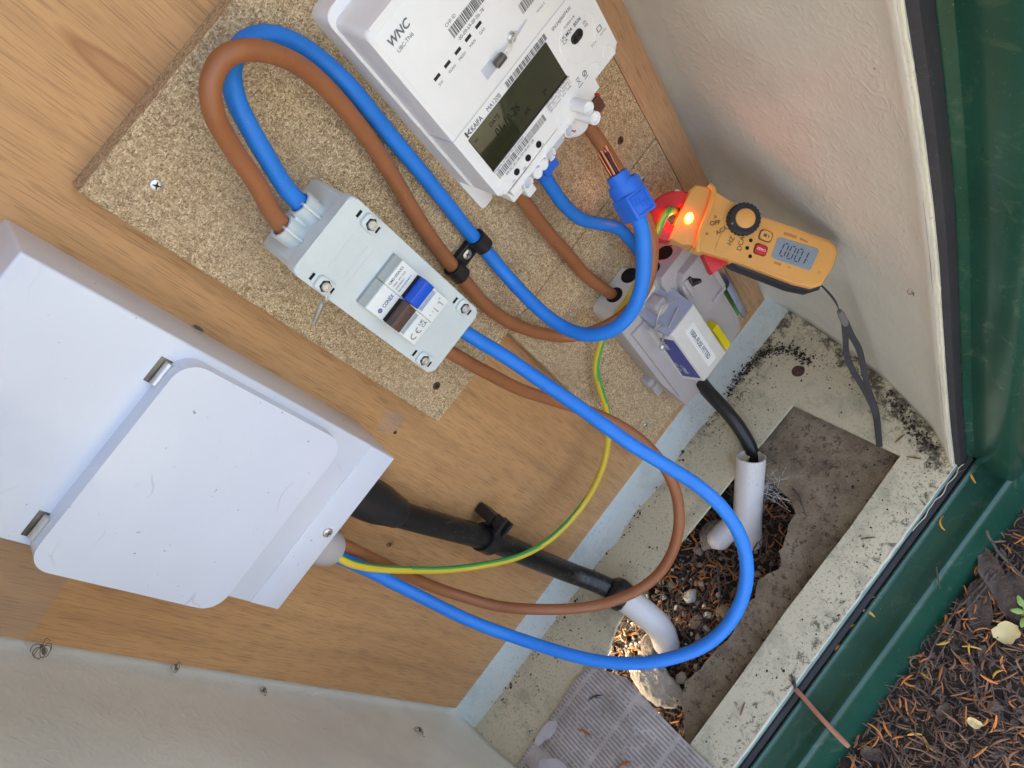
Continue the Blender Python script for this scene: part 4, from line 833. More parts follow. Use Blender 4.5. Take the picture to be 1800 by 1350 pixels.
b = B(); b.prism([(6, -35), (12, -36.2), (40, -36.4), (60, -36.8), (77, -34.4), (83, -29.6), (87, -8), (86.4, 4), (82.6, 9.6), (75, 12.2), (40, 11.4), (8, 10)], -24, -7, 2.2, 2); part('rubber_back', b, 'm_black', t)
b = B(); b.prism([(-50, 9.5), (-46, 15.4), (-36, 17.2), (-29, 15.5), (-29, -35.2), (-40, -33.6), (-51.5, -36), (-50.5, -20), (-49.5, -4)], -19, -1.5, 2.2, 3); nk = part('neck', b, 'm_yellow', t)
b = B()   # raised guard lip between neck and body
P = smooth(spline([(-35.5, 18.4, -1), (-31.5, 15.5, 0.5), (-29.6, 8, 1.4), (-29.2, -6, 1.6), (-29.6, -18, 1.4), (-28.2, -30, 0.8), (-25.4, -37, -1)], 6), 1); b.tube(P, 2.3, 10); part('guard_lip', b, 'm_yellow', nk)
b = B(); b.prism([(-49, 8.4), (-56, 6.4), (-63, 4), (-69, -1), (-73, -7), (-75.4, -16), (-74.6, -25), (-71.5, -31.5), (-64.5, -37), (-57, -37.4), (-49, -36), (-49, -22.5), (-58, -23), (-62.5, -22), (-64.5, -19), (-64, -13), (-59.5, -8), (-54, -5.5), (-49, -5)], -17, -3, 2.0, 3); part('jaw', b, 'm_red', t)
b = B(); b.prism([(-22, -33), (2, -33), (3.4, -34.5), (-1, -41), (-5.5, -48), (-8, -47), (-14, -41)], -18, -8, 1.5, 2); part('lower_lever', b, 'm_red', t)
b = B(); b.prism([(-25, 12.5), (-14.5, 9), (-12.8, 10.6), (-13.4, 13), (-22, 15.8)], -14, -6, 1.0, 2); part('trigger', b, 'm_red', t)
b = B(); b.prism(rrect(-60, -50.5, 5, 8.5, 1, 3), -12, -9); part('jaw_sticker', b, 'label', t)
b = B(); b.lathe([(0, -1.2), (3.0, -1.2), (3.4, 0.0), (2.4, 0.7), (0, 1.0)], -42, -13.5, 24, sy=1.45); part('lamp', b, 'glow', nk)
b = B(); b.lathe([(0, 0.5), (1.9, 0.5), (1.7, 1.1), (0, 1.4)], -42.6, -13.5, 20, sy=1.5); part('lamp_core', b, 'glow2', nk)
lp = bpy.data.lights.new('lamp_light', 'POINT'); lp.energy = 0.006; lp.color = (1.0, 0.08, 0.03); lp.shadow_soft_size = 0.003
lo = bpy.data.objects.new('lamp_light', lp); COL.objects.link(lo); lo.parent = t; lo.location = (-0.0568, -0.0165, -0.0015)
b = B()   # knurled dial
prof = []
tmp = bmesh.new(); n = 72; r1 = []; r2 = []; r3 = []; r4 = []
for k in range(n):
    a = 2*math.pi*k/n; rr = 13.6-(0.7 if k % 3 == 0 else 0)
    for lst, r_, z_ in ((r1, rr, 0.3), (r2, rr, 6.2), (r3, rr-1.4, 7.4), (r4, 8.2, 7.4)): lst.append(tmp.verts.new((r_*math.cos(a), r_*math.sin(a), z_)))
for A, C_ in ((r1, r2), (r2, r3), (r3, r4)):
    for k in range(n): tmp.faces.new((A[k], A[(k+1) % n], C_[(k+1) % n], C_[k]))
b.take(tmp); dl = part('dial', b, 'm_black', t)
b = B(); b.lathe([(8.3, 6.8), (8.0, 7.9), (7.2, 8.4), (0, 8.7)], 0.4, 0.2, 32); part('dial_cap', b, 'm_yellow', dl)
b = B(); b.prism([(-9.6, -7.4), (-8.2, -8.8), (-7.4, -6.6)], 7.3, 7.7); part('dial_pointer', b, 'n_green', dl)
for y, bm_, nm in ((-5.6, 'm_yellow', 'hold_button'), (-17.8, 'm_red', 'zero_button')):
    b = B(); b.prism(rrect(17.0, 28.2, y-4.6, y+4.6, 2.6, 5), 0.4, 0.9, 0.2, 1); p_ = part('button_surround', b, 'pen', t)
    b = B(); b.prism(rrect(17.8, 27.4, y-3.8, y+3.8, 2.2, 5), 0.6, 2.4, 0.8, 3); part(nm, b, bm_, t)
b = B(); b.text('ZERO', 22.6, -18.8, 2.55, 3.0, align='CENTER'); part('zero_lettering', b, 'label', t, sharp=0)
b = B(); b.box(20.3, 23, -7, -4.4, 2.35, 2.5); b.box(24.4, 25, -7, -4.6, 2.35, 2.5); b.box(23.9, 25.5, -5.6, -5.2, 2.35, 2.5); part('button_symbol', b, 'ink', t)
for x, y in ((12.4, -13.2), (11.8, -20.2), (16.4, -25.8)):
    b = B(); b.cyl(x, y, 0.3, 0.75, 1.6, 0.1, 16); part('screw_hole', b, 'hole', t)
b = B()
b.text('OFF', -23.6, -13.6, 0.62, 5.2, ang=0.50, bold=0.02); b.text('ACA', -15.5, -19.0, 0.62, 5.2, ang=0.85, bold=0.02); b.text('HZ', -1.6, -23.4, 0.62, 5.6, ang=1.45, bold=0.02); b.text('DCA', 7.8, -24.6, 0.62, 5.8, ang=1.65, bold=0.02)
part('handwriting', b, 'pen', t, sharp=0)
b = B(); b.prism([(32.6, -3.4), (35, -2.2), (66, -0.4), (68.4, -1.8), (67.4, -18.4), (65.6, -20), (35, -21), (32.8, -19.4)], 0.3, 0.95, 0.3, 1); sc_ = part('screen', b, 'm_lcd', t)
b = B()
def seg7(b, x, y, w, h, on, z):
    e = 0.95; s = 0.10
    sl = lambda px, py: (px+(py-y)*s, py)
    S = {'a': [(x+e, y+h), (x+w-e, y+h), (x+w-e*1.6, y+h-e), (x+e*1.6, y+h-e)], 'd': [(x+e*1.6, y+e), (x+w-e*1.6, y+e), (x+w-e, y), (x+e, y)],
         'f': [(x, y+h/2+.3), (x, y+h-e*.7), (x+e, y+h-e*1.6), (x+e, y+h/2+.8)], 'e': [(x, y+e*.7), (x, y+h/2-.3), (x+e, y+h/2-.8), (x+e, y+e*1.6)],
         'b': [(x+w, y+h/2+.3), (x+w-e, y+h/2+.8), (x+w-e, y+h-e*1.6), (x+w, y+h-e*.7)], 'c': [(x+w, y+e*.7), (x+w-e, y+e*1.6), (x+w-e, y+h/2-.8), (x+w, y+h/2-.3)]}
    for k in on: b.prism([sl(*p) for p in S[k]], z, z+0.1)
for k in range(3): seg7(b, 38.0+k*6.4, -17.2, 4.8, 12, 'abcdef', 0.96)
seg7(b, 55.6, -17.2, 4.8, 12, 'bc', 0.96); b.box(61.4, 62.4, -13, -12.4, 0.96, 1.06)
part('digits', b, 'm_lcdink', sc_, sharp=0)
b = B(); b.prism([(36, 3.2), (47, 3.6), (47, 1.2), (36, 0.6)], 0.5, 0.56); b.prism([(50, 3.4), (57, 2.4), (57, 1.0), (50, 1.4)], 0.5, 0.56); b.prism([(37, -22.6), (43, -22.2), (43, -24.6), (37, -24.6)], 0.5, 0.56); b.cyl(50, -23.4, 0.4, 0.56, 0.8, 0.02, 10); part('worn_print', b, 'smudge', t)
for x, y in ((-23.7, -20.6), (75.0, -18.5), (-22, -5)):
    b = B(); b.ring(x, y, 0.2, 0.7, 0.6, 1.1, 14); part('case_dimple', b, 'smudge', t)
# wrist strap hanging from the tail, its end lying on the floor (authored in world, then brought into the tester's frame)
bpy.context.view_layer.update()
TI = Matrix.LocRotScale(t.location, t.rotation_euler, None).inverted()
def tester(x, u, o):
    v = TI @ (Vector((x, -o, u))*K); return tuple(v/K)
b = B()
b.tube(smooth(spline([tester(564, 226, 160), tester(567, 208, 164.5), tester(570.6, 186, 165), tester(571.7, 170, 164), tester(572.5, 158, 164)], 6), 1), 0.6, 6); b.tube(smooth(spline([tester(564, 226, 160), tester(565.5, 206, 166.5), tester(568.6, 186, 167), tester(571, 170, 165), tester(572.5, 158, 164)], 6), 1), 0.6, 6)
cd = part('strap_cord', b, 'strap', t)
b = B(); b.tube([tester(571.9, 168, 164), tester(572.6, 161, 164), tester(573.6, 146, 164), tester(573.8, 141, 164)], [2.4, 3.1, 3.3, 2.6], 12); part('strap_ferrule', b, 'ferrule', t)
b = B()
b.tube(smooth(spline([tester(573.0, 146, 164), tester(571, 120, 162), tester(567, 88, 160), tester(566, 55, 162), tester(565.5, 20, 169), tester(557, -14, 182), tester(540, -20, 195), tester(529, -21, 203)], 8), 2), 3.0, 8, flat=0.35)
b.tube(smooth(spline([tester(574.4, 146, 164), tester(575, 120, 165), tester(577, 88, 167), tester(574, 52, 168), tester(568, 18, 172), tester(558, -12, 183), tester(541, -18.5, 195), tester(529.5, -20, 203)], 8), 2), 3.0, 8, flat=0.35)
part('wrist_strap', b, 'strap', t)

# ------------------------------------------------------------------ white ducts in the floor opening
def duct(label, path, r, org):
    t = thing('white_duct', label, 'duct', org, 'white ducts in the floor opening')
    P = smooth(spline(path, 8), 2); n = len(P); b = B()
    tmp = bmesh.new(); rings = []
    up = None
    tan = [(P[min(i+1, n-1)]-P[max(i-1, 0)]).normalized() for i in range(n)]
    up = tan[0].orthogonal().normalized(); N_ = 30
    def ringat(i, rr, shift=0.0, jag=0.0):
        nonlocal up
        up = (up-tan[i]*up.dot(tan[i])).normalized(); sd = tan[i].cross(up)
        return [tmp.verts.new(P[i]+tan[i]*(shift+jag*noise.noise(Vector((math.cos(k*.21)*2, math.sin(k*.21)*2, 4.0))))+(up*math.cos(2*math.pi*k/N_)+sd*math.sin(2*math.pi*k/N_))*rr) for k in range(N_)]
    rings.append(ringat(min(10, n-1), r-1.6)); rings.append(ringat(0, r-1.6, 0, 1.6)); rings.append(ringat(0, r, 0.2, 1.6))
    for i in range(1, n): rings.append(ringat(i, r))
    for A, C_ in zip(rings, rings[1:]):
        for k in range(N_): tmp.faces.new((A[k], A[(k+1) % N_], C_[(k+1) % N_], C_[k]))
    tmp.faces.new(rings[-1])
    b.take(tmp, recalc=False); part('pipe', b, 'duct', t, sharp=50)
    return t
t = duct('tall upright white duct in the floor opening with the black supply cable entering its top', [(448, -14, 100), (431, -31, 105), (407, -56, 112), (385, -80, 119), (371, -98, 125)], 16.5, (420, -45, 108))
b = B(); b.tube(smooth(spline([(388, -83, 106), (372, -82, 103), (358, -81, 101), (346, -81, 100), (339, -82, 100)], 5), 1), [12, 13.5, 14, 14, 14, 14, 14, 14, 14, 14, 14, 14, 14, 13.6, 13, 12, 10.5, 9, 7, 4, 1][:21], 20); part('elbow', b, 'duct', t, sharp=60)
t = duct('lower white duct bend lying in the gravel with the black conduit pushed into it', [(231.5, -6, 76.5), (231.7, -17, 89), (231.7, -30, 101), (230.5, -43, 110), (229, -53, 115), (224, -68, 120), (216, -84, 124)], 15.5, (230, -40, 106))
b = B(); b.tube([Vector((229.6, 2.5, 66)), Vector((230.2, 0, 69)), Vector((230.8, -2.5, 72)), Vector((231.3, -5.5, 75.5)), Vector((231.6, -11, 82))], [12.5, 16.4, 17.6, 17.8, 16.9], 22)
for v in b.bm.verts: v.co += Vector((noise.noise(v.co*.2), noise.noise(v.co*.2+Vector((5, 0, 0))), noise.noise(v.co*.2+Vector((0, 5, 0)))))*1.6
part('black_tape', b, 'black', t)

# ------------------------------------------------------------------ newspaper
t = thing('newspaper', 'damp yellowed newspaper sheet with torn edges lying on the cabinet floor', 'newspaper', (90, -22, 180))
def paper_h(x, o): return -22.4+1.6*noise.noise(Vector((x*.03, o*.03, 2)))+0.8*noise.noise(Vector((x*.09, o*.05, 6)))+1.4
def paper_back(x):
    P = [(-5, 95), (8, 94), (60, 93), (110, 90), (131, 90), (143, 91), (152, 104), (166.5, 134)]
    for (x0, y0), (x1, y1) in zip(P, P[1:]):
        if x <= x1: return y0+(y1-y0)*(x-x0)/(x1-x0)
    return 134
b = B(); rows = []
for k in range(57):
    x = 0.2+166*k/56; o0 = paper_back(x)+2.6*noise.noise(Vector((x*.22, 3, 1))); row = []
    for i in range(40):
        o = o0+(300-o0)*i/39; xx = x+(-0.05*(o-134) if k == 56 and o > 134 else 0)+(1.2*noise.noise(Vector((o*.2, 0, 1))) if k == 56 else 0); row.append((xx, paper_h(xx, o), o))
    rows.append(row)
b.sheet(rows); part('sheet', b, 'paper', t, sharp=0)
for fx, fo, fl_, fw, fa, sd_ in ((58, 99, 19, 7, 0.15, 3), (34, 132, 22, 15, 1.1, 5)):
    tt = bmesh.new(); ring = []
    for k in range(28):
        a = 2*math.pi*k/28; rr = 1+0.35*noise.noise(Vector((math.cos(a)*1.3, math.sin(a)*1.3, sd_))); x = fx+(fl_*math.cos(a)*math.cos(fa)-fw*math.sin(a)*math.sin(fa))*rr; o = fo+(fl_*math.cos(a)*math.sin(fa)+fw*math.sin(a)*math.cos(fa))*rr
        ring.append(tt.verts.new((x, paper_h(x, o)+0.9+1.2*noise.noise(Vector((x*.1, o*.1, sd_))), o)))
    cv = tt.verts.new((fx, paper_h(fx, fo)+1.4, fo))
    for k in range(28): tt.faces.new((ring[k], ring[(k+1) % 28], cv))
    b = B(); b.take(tt); part('torn_flap', b, 'torn', t, 'pale torn patch of paper')

# ------------------------------------------------------------------ gravel, stones and twigs in the opening
def stuff(name, mat, label, cat, builder, org, sharp=0):
    b = B(); builder(b); return solo(name, b, mat, label, cat, org, None, 'stuff', sharp)
q = random.Random(21)
def pebbles(n, r0, r1, xr, orr, seed):
    qq = random.Random(seed); cache = []
    base = bmesh.new(); bmesh.ops.create_icosphere(base, subdivisions=1, radius=1)
    V = [v.co.copy() for v in base.verts]; F = [[v.index for v in f.verts] for f in base.faces]; base.free()
    def go(b):
        verts, faces = [], []
        for i in range(n):
            x, o = qq.uniform(*xr), qq.uniform(*orr); r = r0+(r1-r0)*qq.random()**2.4
            A = Matrix.Rotation(qq.uniform(0, 6.3), 3, Vector((qq.uniform(-1, 1), qq.uniform(-1, 1), qq.uniform(-1, 1))).normalized()); sq = Vector((qq.uniform(.75, 1.3), qq.uniform(.6, 1), qq.uniform(.75, 1.2)))
            h = pit_h(x, o)+r*0.35+qq.uniform(0, 2); k0 = len(verts); sh = Vector((i*1.7, i*.3, 0))
            for v in V:
                w = A @ Vector((v.x*sq.x, v.y*sq.y, v.z*sq.z))*(1+0.35*noise.noise(v*1.3+sh)); verts.append((x+w.x*r, h+w.y*r, o+w.z*r))
            faces += [[k0+a for a in f] for f in F]
        me = bpy.data.meshes.new('tmp'); me.from_pydata(verts, [], faces); b.bm.from_mesh(me); bpy.data.meshes.remove(me)
    return go
stuff('gravel', 'pebble', 'mixed grey gravel covering the ground inside the floor opening', 'gravel', pebbles(540, 1.4, 5.5, (100, 540), (-20, 265), 1), (300, -95, 150), 50)
stuff('gravel', 'stone', 'pale rounded gravel heaped at the newspaper end of the floor opening', 'gravel', pebbles(130, 1.6, 5.5, (140, 300), (60, 190), 6), (220, -92, 120), 50)
stuff('gravel', 'pebble2', 'scattered tan pebbles among the grey gravel in the floor opening', 'gravel', pebbles(420, 1.4, 5.0, (100, 540), (-20, 265), 2), (300, -95, 150), 50)
def needles(n, L, wid, xr, orr, hf, seed, lift=6.0, curve=0.5, flat=0.45, keep=None):
    """curved conifer needles, four sided and tapered at both ends"""
    qq = random.Random(seed)
    def go(b):
        verts, faces = [], []
        done = 0
        while done < n:
            x, o = qq.uniform(*xr), qq.uniform(*orr)
            if keep and not keep(x, o): continue
            done += 1
            l = qq.uniform(*L); a = qq.uniform(0, 2*math.pi); c = qq.gauss(0, curve); tilt = qq.gauss(0, 0.28); w = wid*qq.uniform(.7, 1.25)
            h = hf(x, o)+qq.random()**1.6*lift+0.6; k0 = len(verts); N_ = 5
            px, po, ph = x, o, h-math.sin(tilt)*l/2*0.5
            for i in range(N_+1):
                f = i/N_; rr = w*max(0.12, math.sin(math.pi*(0.08+0.86*f))**0.6); an = a+c*(f-.5)*2.2
                dx, do = math.cos(an), math.sin(an)
                if i: px += dx*l/N_; po += do*l/N_; ph += math.sin(tilt)*l/N_
                arc_ = abs(c)*0.6*math.sin(math.pi*f)*l*0.08
                for su, sv in ((1, 0), (0, 1), (-1, 0), (0, -1)): verts.append((px-do*su*rr, ph+arc_+sv*rr*flat*1.2, po+dx*su*rr))
            for i in range(N_):
                for k in range(4): faces.append((k0+i*4+k, k0+i*4+(k+1) % 4, k0+i*4+4+(k+1) % 4, k0+i*4+4+k))
        me = bpy.data.meshes.new('tmp'); me.from_pydata(verts, [], faces); b.bm.from_mesh(me); bpy.data.meshes.remove(me)
    return go
keep_pit = lambda x, o: True
stuff('dead_needles', 'n_mid', 'brown dead needles strewn over the gravel in the floor opening', 'needles', needles(1300, (7, 20), 0.85, (120, 530), (40, 260), pit_h, 31, 9), (300, -92, 150), 50)
stuff('dead_needles', 'twig', 'pale grey twig bits strewn over the gravel in the floor opening', 'needles', needles(900, (8, 30), 0.8, (120, 530), (40, 260), pit_h, 33, 12, 0.2), (300, -92, 150), 50)
stuff('dead_needles', 'n_orange', 'orange dead needles strewn over the gravel in the floor opening', 'needles', needles(420, (9, 19), 1.0, (120, 530), (40, 260), pit_h, 32, 13), (300, -92, 150), 50)
def boulder(label, c, r, mat, seed, sq, sub=3, rough=0.3):
    b = B(); b.stone(c, r, seed, sub, sq, rough=rough); [setattr(v, 'co', v.co+v.co.normalized()*0.0+Vector((noise.noise(v.co*.35), noise.noise(v.co*.35+Vector((9, 0, 0))), noise.noise(v.co*.35+Vector((0, 9, 0)))))*r*0.09) for v in b.bm.verts]; solo('stone', b, mat, label, 'stone', (c[0], c[1]-r*sq[1], c[2]), 'stones in the floor opening', sharp=60)
boulder('large pale stone slab beside the newspaper edge in the floor opening', (176, -80, 142), 30, 'stone', 3, (0.62, 0.5, 1.25), 4, 0.22)
boulder('rounded grey stone to the left of the tall white duct', (352, -90, 86), 15, 'pebble', 8, (1.2, 0.8, 1))
boulder('lumpy grey stone just below the lower white duct', (203, -88, 108), 13, 'pebble', 12, (1.2, 0.8, 1))
boulder('small cream stone in the gravel above the lower white duct', (277, -90, 110), 8, 'stone', 15, (1.1, 0.8, 0.9))
boulder('tan stone in the middle of the gravel', (258, -91, 134), 7.5, 'pebble2', 17, (1.2, 0.8, 1))
boulder('round white pebble near the pale stone slab', (198, -88, 160), 6, 'stone', 19, (1.2, 0.8, 1))
boulder('dull brown stone near the blue loop in the gravel', (286, -91, 152), 9, 'pebble2', 23, (1, 0.8, 1.1))
def twig(label, pts, r, grp='twigs', mat='twig', cat='twig'):
    b = B(); P = spline(pts, 6); n = len(P); P = [p+Vector((noise.noise(p*.11), noise.noise(p*.13+Vector((3, 0, 0))), noise.noise(p*.12+Vector((0, 5, 0)))))*r*0.9 for p in P]
    b.tube(P, [r*(1-0.45*i/n)*(1+0.15*noise.noise(Vector((i*.7, 0, 0)))) for i in range(n)], 7); m = P[n//2]
    solo('twig', b, mat, label, cat, (m.x, m.y, m.z), grp, sharp=60)
twig('long grey twig slanting across the gravel from the brown cable', [(330, -88, 112), (306, -87, 134), (286, -86, 150), (262, -86, 168)], 1.9)
twig('thin pale twig beside the long grey twig in the gravel', [(338, -87, 140), (318, -86, 152), (292, -87, 170), (272, -88, 180)], 1.2)
twig('light brown twig crossing the gravel towards the blue loop', [(212, -84, 138), (236, -85, 148), (262, -84, 156)], 1.3)
twig('broken dark twig lying at the front of the gravel', [(250, -88, 156), (236, -86, 168), (222, -88, 178)], 1.4)
twig('short twig on the brown base board near the cobweb', [(446, -39, 150), (438, -34, 166), (428, -38, 178)], 1.1)
# cobweb between the upright duct and the base board
b = B(); q = random.Random(8)
for i in range(120):
    a = Vector((436+q.gauss(0, 9), -50+q.gauss(0, 7), 122+q.gauss(0, 9))); c = a+Vector((q.gauss(0, 9), q.gauss(0, 7), q.gauss(6, 12)))
    b.tube([a, (a+c)/2+Vector((q.gauss(0, 1), q.gauss(0, 1), q.gauss(0, 1))), c], 0.13, 3, caps=False)
solo('cobweb', b, 'label', 'dusty whitish cobweb between the upright duct and the base board', 'cobweb', (436, -55, 122), None, 'stuff', 0)

# ------------------------------------------------------------------ litter on floor, sill and soil outside
def floor_h(x, o): return -24.0
def on_floor(x, o):
    if not (8 < x < 612-max(0, o-110)*0.42): return False
    if 135 < x < 534 and 82 < o < 228: return False
    return True
def crumbs(n, seed, xr, orr, hf, r0, r1, keep):
    qq = random.Random(seed)
    def go(b):
        verts, faces = [], []; i = 0
        while i < n:
            x, o = qq.uniform(*xr), qq.uniform(*orr)
            edge = 1 if (o < 34 or x > 560 or o > 236) else 0
            if keep and not keep(x, o): continue
            if not edge and qq.random() < 0.55: continue
            i += 1; r = r0+(r1-r0)*qq.random()**3; h = hf(x, o)+r*0.3; k0 = len(verts); a = qq.uniform(0, 6.3)
            for k in range(4): verts.append((x+r*math.cos(a+k*1.57)*qq.uniform(.5, 1.3), h+qq.uniform(-.2, .1)*r, o+r*math.sin(a+k*1.57)*qq.uniform(.5, 1.3)))
            verts.append((x+qq.uniform(-.3, .3)*r, h+r*qq.uniform(.4, .9), o)); faces += [(k0+k, k0+(k+1) % 4, k0+4) for k in range(4)]
        me = bpy.data.meshes.new('tmp'); me.from_pydata(verts, [], faces); b.bm.from_mesh(me); bpy.data.meshes.remove(me)
    return go
stuff('dirt_crumbs', 'crumb', 'tiny dark crumbs of dirt sprinkled over the pale cabinet floor', 'dirt', crumbs(900, 41, (8, 612), (18, 266), floor_h, 0.25, 1.5, on_floor), (310, -24, 140))
stuff('dirt_crumbs', 'crumb', 'dark crumbs of dirt sprinkled over the brown base board', 'dirt', crumbs(350, 42, (180, 540), (182, 232), lambda x, o: -41, 0.3, 1.6, None), (310, -41, 200))
def line_dirt(b):
    qq = random.Random(43); verts, faces = [], []
    P = [(500, 22), (540, 24), (566, 30), (580, 44), (586, 62), (580, 84)]
    P = [(p.x, p.y) for p in spline([(x, o, 0) for x, o in P], 10)]
    P2 = [(p.x, p.y) for p in spline([(586, 180, 0), (574, 206, 0), (560, 226, 0), (556, 246, 0)], 12)]
    P3 = [(p.x, p.y) for p in spline([(40, 30, 0), (150, 27, 0), (300, 26, 0), (440, 26, 0)], 14)]
    P = P+P+P2+P3[::3]
    for i in range(1500):
        k = qq.randrange(len(P)); x, o = P[k][0]+qq.gauss(0, 4.5), P[k][1]+qq.gauss(0, 3.4); r = 0.3+1.6*qq.random()**3; k0 = len(verts); a = qq.uniform(0, 6.3); h = -24+r*.25+(max(0, 24-o)*0.25)
        for j in range(4): verts.append((x+r*math.cos(a+j*1.57)*qq.uniform(.5, 1.4), h, o+r*math.sin(a+j*1.57)*qq.uniform(.5, 1.4)))
        verts.append((x, h+r*.6, o)); faces += [(k0+j, k0+(j+1) % 4, k0+4) for j in range(4)]
    me = bpy.data.meshes.new('tmp'); me.from_pydata(verts, [], faces); b.bm.from_mesh(me); bpy.data.meshes.remove(me)
stuff('mould_line', 'crumb', 'dark mould and dirt gathered along the edges and corners of the cabinet floor', 'dirt', line_dirt, (550, -24, 40))
wood = thing('floor_screw', 'rusty round screw head in the pale floor near the tester strap', 'screw', (566, -24, 79))
b = B(); b.lathe([(0, 0), (5.4, 0), (5.0, 1.2), (2.4, 1.9), (1.6, 1.2), (0, 1.2)], 566, 79, 18, 'y', -24); part('screw_head', b, 'rust', wood)
b = B(); b.prism([(566+7.5*math.cos(a*.5)*(1+.2*noise.noise(Vector((a, 0, 0)))), 79+7.5*math.sin(a*.5)*(1+.2*noise.noise(Vector((a, 3, 0))))) for a in range(12)], -24.2, -23.8, fn=fl); part('rust_stain', b, 'rust', wood)

def out_h(x, o): return mound_h(x, o)
XR, OR_ = (-150, 900), (333, 700)
stuff('dead_needles', 'n_dark', 'thick mat of dark dead needles on the soil outside the green sill', 'needles', needles(15500, (7, 18), 0.6, XR, OR_, out_h, 51, 9, 0.35), (400, -62, 420), 50)
def chips(n, seed, xr, orr, hf):
    qq = random.Random(seed)
    def go(b):
        verts, faces = [], []
        for i in range(n):
            x, o = qq.uniform(*xr), qq.uniform(*orr); r = 1.2+4.2*qq.random()**2.5; a = qq.uniform(0, 6.3); h = hf(x, o)+2+qq.uniform(0, 8); k0 = len(verts); tx, to = qq.gauss(0, .35), qq.gauss(0, .35)
            for k in range(6):
                rr = r*qq.uniform(.55, 1.25)*(1.5 if k % 3 == 0 else 0.8); dx, do = rr*math.cos(a+k*1.047), rr*math.sin(a+k*1.047); verts.append((x+dx, h+dx*tx+do*to, o+do))
            verts.append((x, h+r*0.2, o)); faces += [(k0+k, k0+(k+1) % 6, k0+6) for k in range(6)]
        me = bpy.data.meshes.new('tmp'); me.from_pydata(verts, [], faces); b.bm.from_mesh(me); bpy.data.meshes.remove(me)
    return go
stuff('bark_crumbs', 'bark', 'broken bark crumbs and leaf scraps mixed into the needles on the soil outside', 'litter', chips(2200, 61, XR, OR_, out_h), (400, -62, 420))
stuff('bark_crumbs', 'twig', 'grey and brown scraps of bark mixed into the gravel in the floor opening', 'litter', chips(420, 62, (120, 530), (40, 260), pit_h), (300, -92, 150))
stuff('dead_needles', 'n_mid', 'reddish brown dead needles scattered on the dark soil outside', 'needles', needles(4000, (9, 19), 0.85, XR, OR_, out_h, 52, 11, 0.4), (400, -62, 420), 50)
stuff('dead_needles', 'n_orange', 'bright orange curved needles scattered on the dark soil outside', 'needles', needles(1500, (8, 18), 0.9, XR, OR_, out_h, 53, 13, 0.5), (400, -62, 420), 50)
stuff('dead_needles', 'n_yellow', 'yellow curved needles scattered on the dark soil outside', 'needles', needles(560, (9, 18), 1.0, XR, OR_, out_h, 54, 14, 0.55), (400, -62, 420), 50)
def one_needle(label, x, u, o, ang, l, c, mat, w=1.3):
    b = B(); P = []
    px, po = x-math.cos(ang)*l/2, o-math.sin(ang)*l/2
    for i in range(9): a = ang+c*(i/8-.5)*2; P.append((px, u+0.8*math.sin(math.pi*i/8), po)); px += math.cos(a)*l/8; po += math.sin(a)*l/8
    b.tube(P, [w*max(.15, math.sin(math.pi*(.06+.88*i/8))**.6) for i in range(9)], 6, flat=0.5); solo('fallen_needle', b, mat, label, 'needle', (x, u, o), 'needles lying on the green sill', sharp=60)
one_needle('curved yellow needle on the upper part of the green sill', 495, -31, 291, -0.5, 17, 0.9, 'n_yellow')
one_needle('curved yellow needle near the middle of the green sill', 376, -31.2, 284, 1.4, 15, 0.6, 'n_yellow', 1.7)
one_needle('short curled orange scrap against the seal in the middle of the sill', 358, -30.2, 281, 0.6, 8, 0.9, 'n_orange', 1.6)
one_needle('curled orange scrap on the seal above the pinkish rod', 333, -30.0, 282, 0.2, 10, 0.7, 'n_orange', 1.7)
one_needle('straight yellow needle in the corner of the green frame', 548, -31, 287, -0.9, 14, 0.15, 'n_yellow')
one_needle('thin straight brown needle lying across the sill seal', 393, -29.5, 280, 0.9, 15, 0.1, 'n_mid', 0.8)
one_needle('pale needle standing in the corner of the frame on the seal', 545, -28, 277, 0.4, 14, 0.3, 'rod', 0.8)
for k, (lab, x, o, a) in enumerate((('short brown needle on the cabinet floor in front of the opening', 440, 246, 0.8), ('reddish needle on the floor right of the floor opening', 548, 214, 0.2), ('dark needle on the floor near the front corner', 536, 236, 1.2), ('dark needle on the floor edge just right of the newspaper', 226, 246, -0.3))):
    b = B(); b.tube([(x+math.cos(a)*s, -23+0.4*math.cos(s*.3), o+math.sin(a)*s) for s in (-7, -3.5, 0, 3.5, 7)], [.4, .8, .9, .8, .3], 6); solo('fallen_needle', b, 'n_mid', lab, 'needle', (x, -24, o), 'needles lying on the cabinet floor', sharp=60)
for lab, x, o, a, mt in (('orange forked needle in the middle of the newspaper', 100, 186, 0.4, 'n_orange'), ('orange needle pair near the torn edge of the newspaper', 92, 132, 1.2, 'n_orange'), ('dark curved twig on the top edge of the newspaper', 126, 118, 0.5, 'n_dark'), ('dark needle at the front of the newspaper', 82, 212, -0.6, 'n_dark')):
    u = paper_h(x, o)+1; b = B(); b.tube([(x+math.cos(a)*s, u+0.3, o+math.sin(a)*s+0.03*s*s) for s in (-9, -4, 0, 4, 9)], [.4, .9, 1.0, .9, .3], 6); b.tube([(x, u+.4, o), (x+math.cos(a+.6)*8, u+.5, o+math.sin(a+.6)*8)], [.8, .3], 5); solo('fallen_needle', b, mt, lab, 'needle', (x, u, o), 'needles lying on the newspaper', sharp=60)
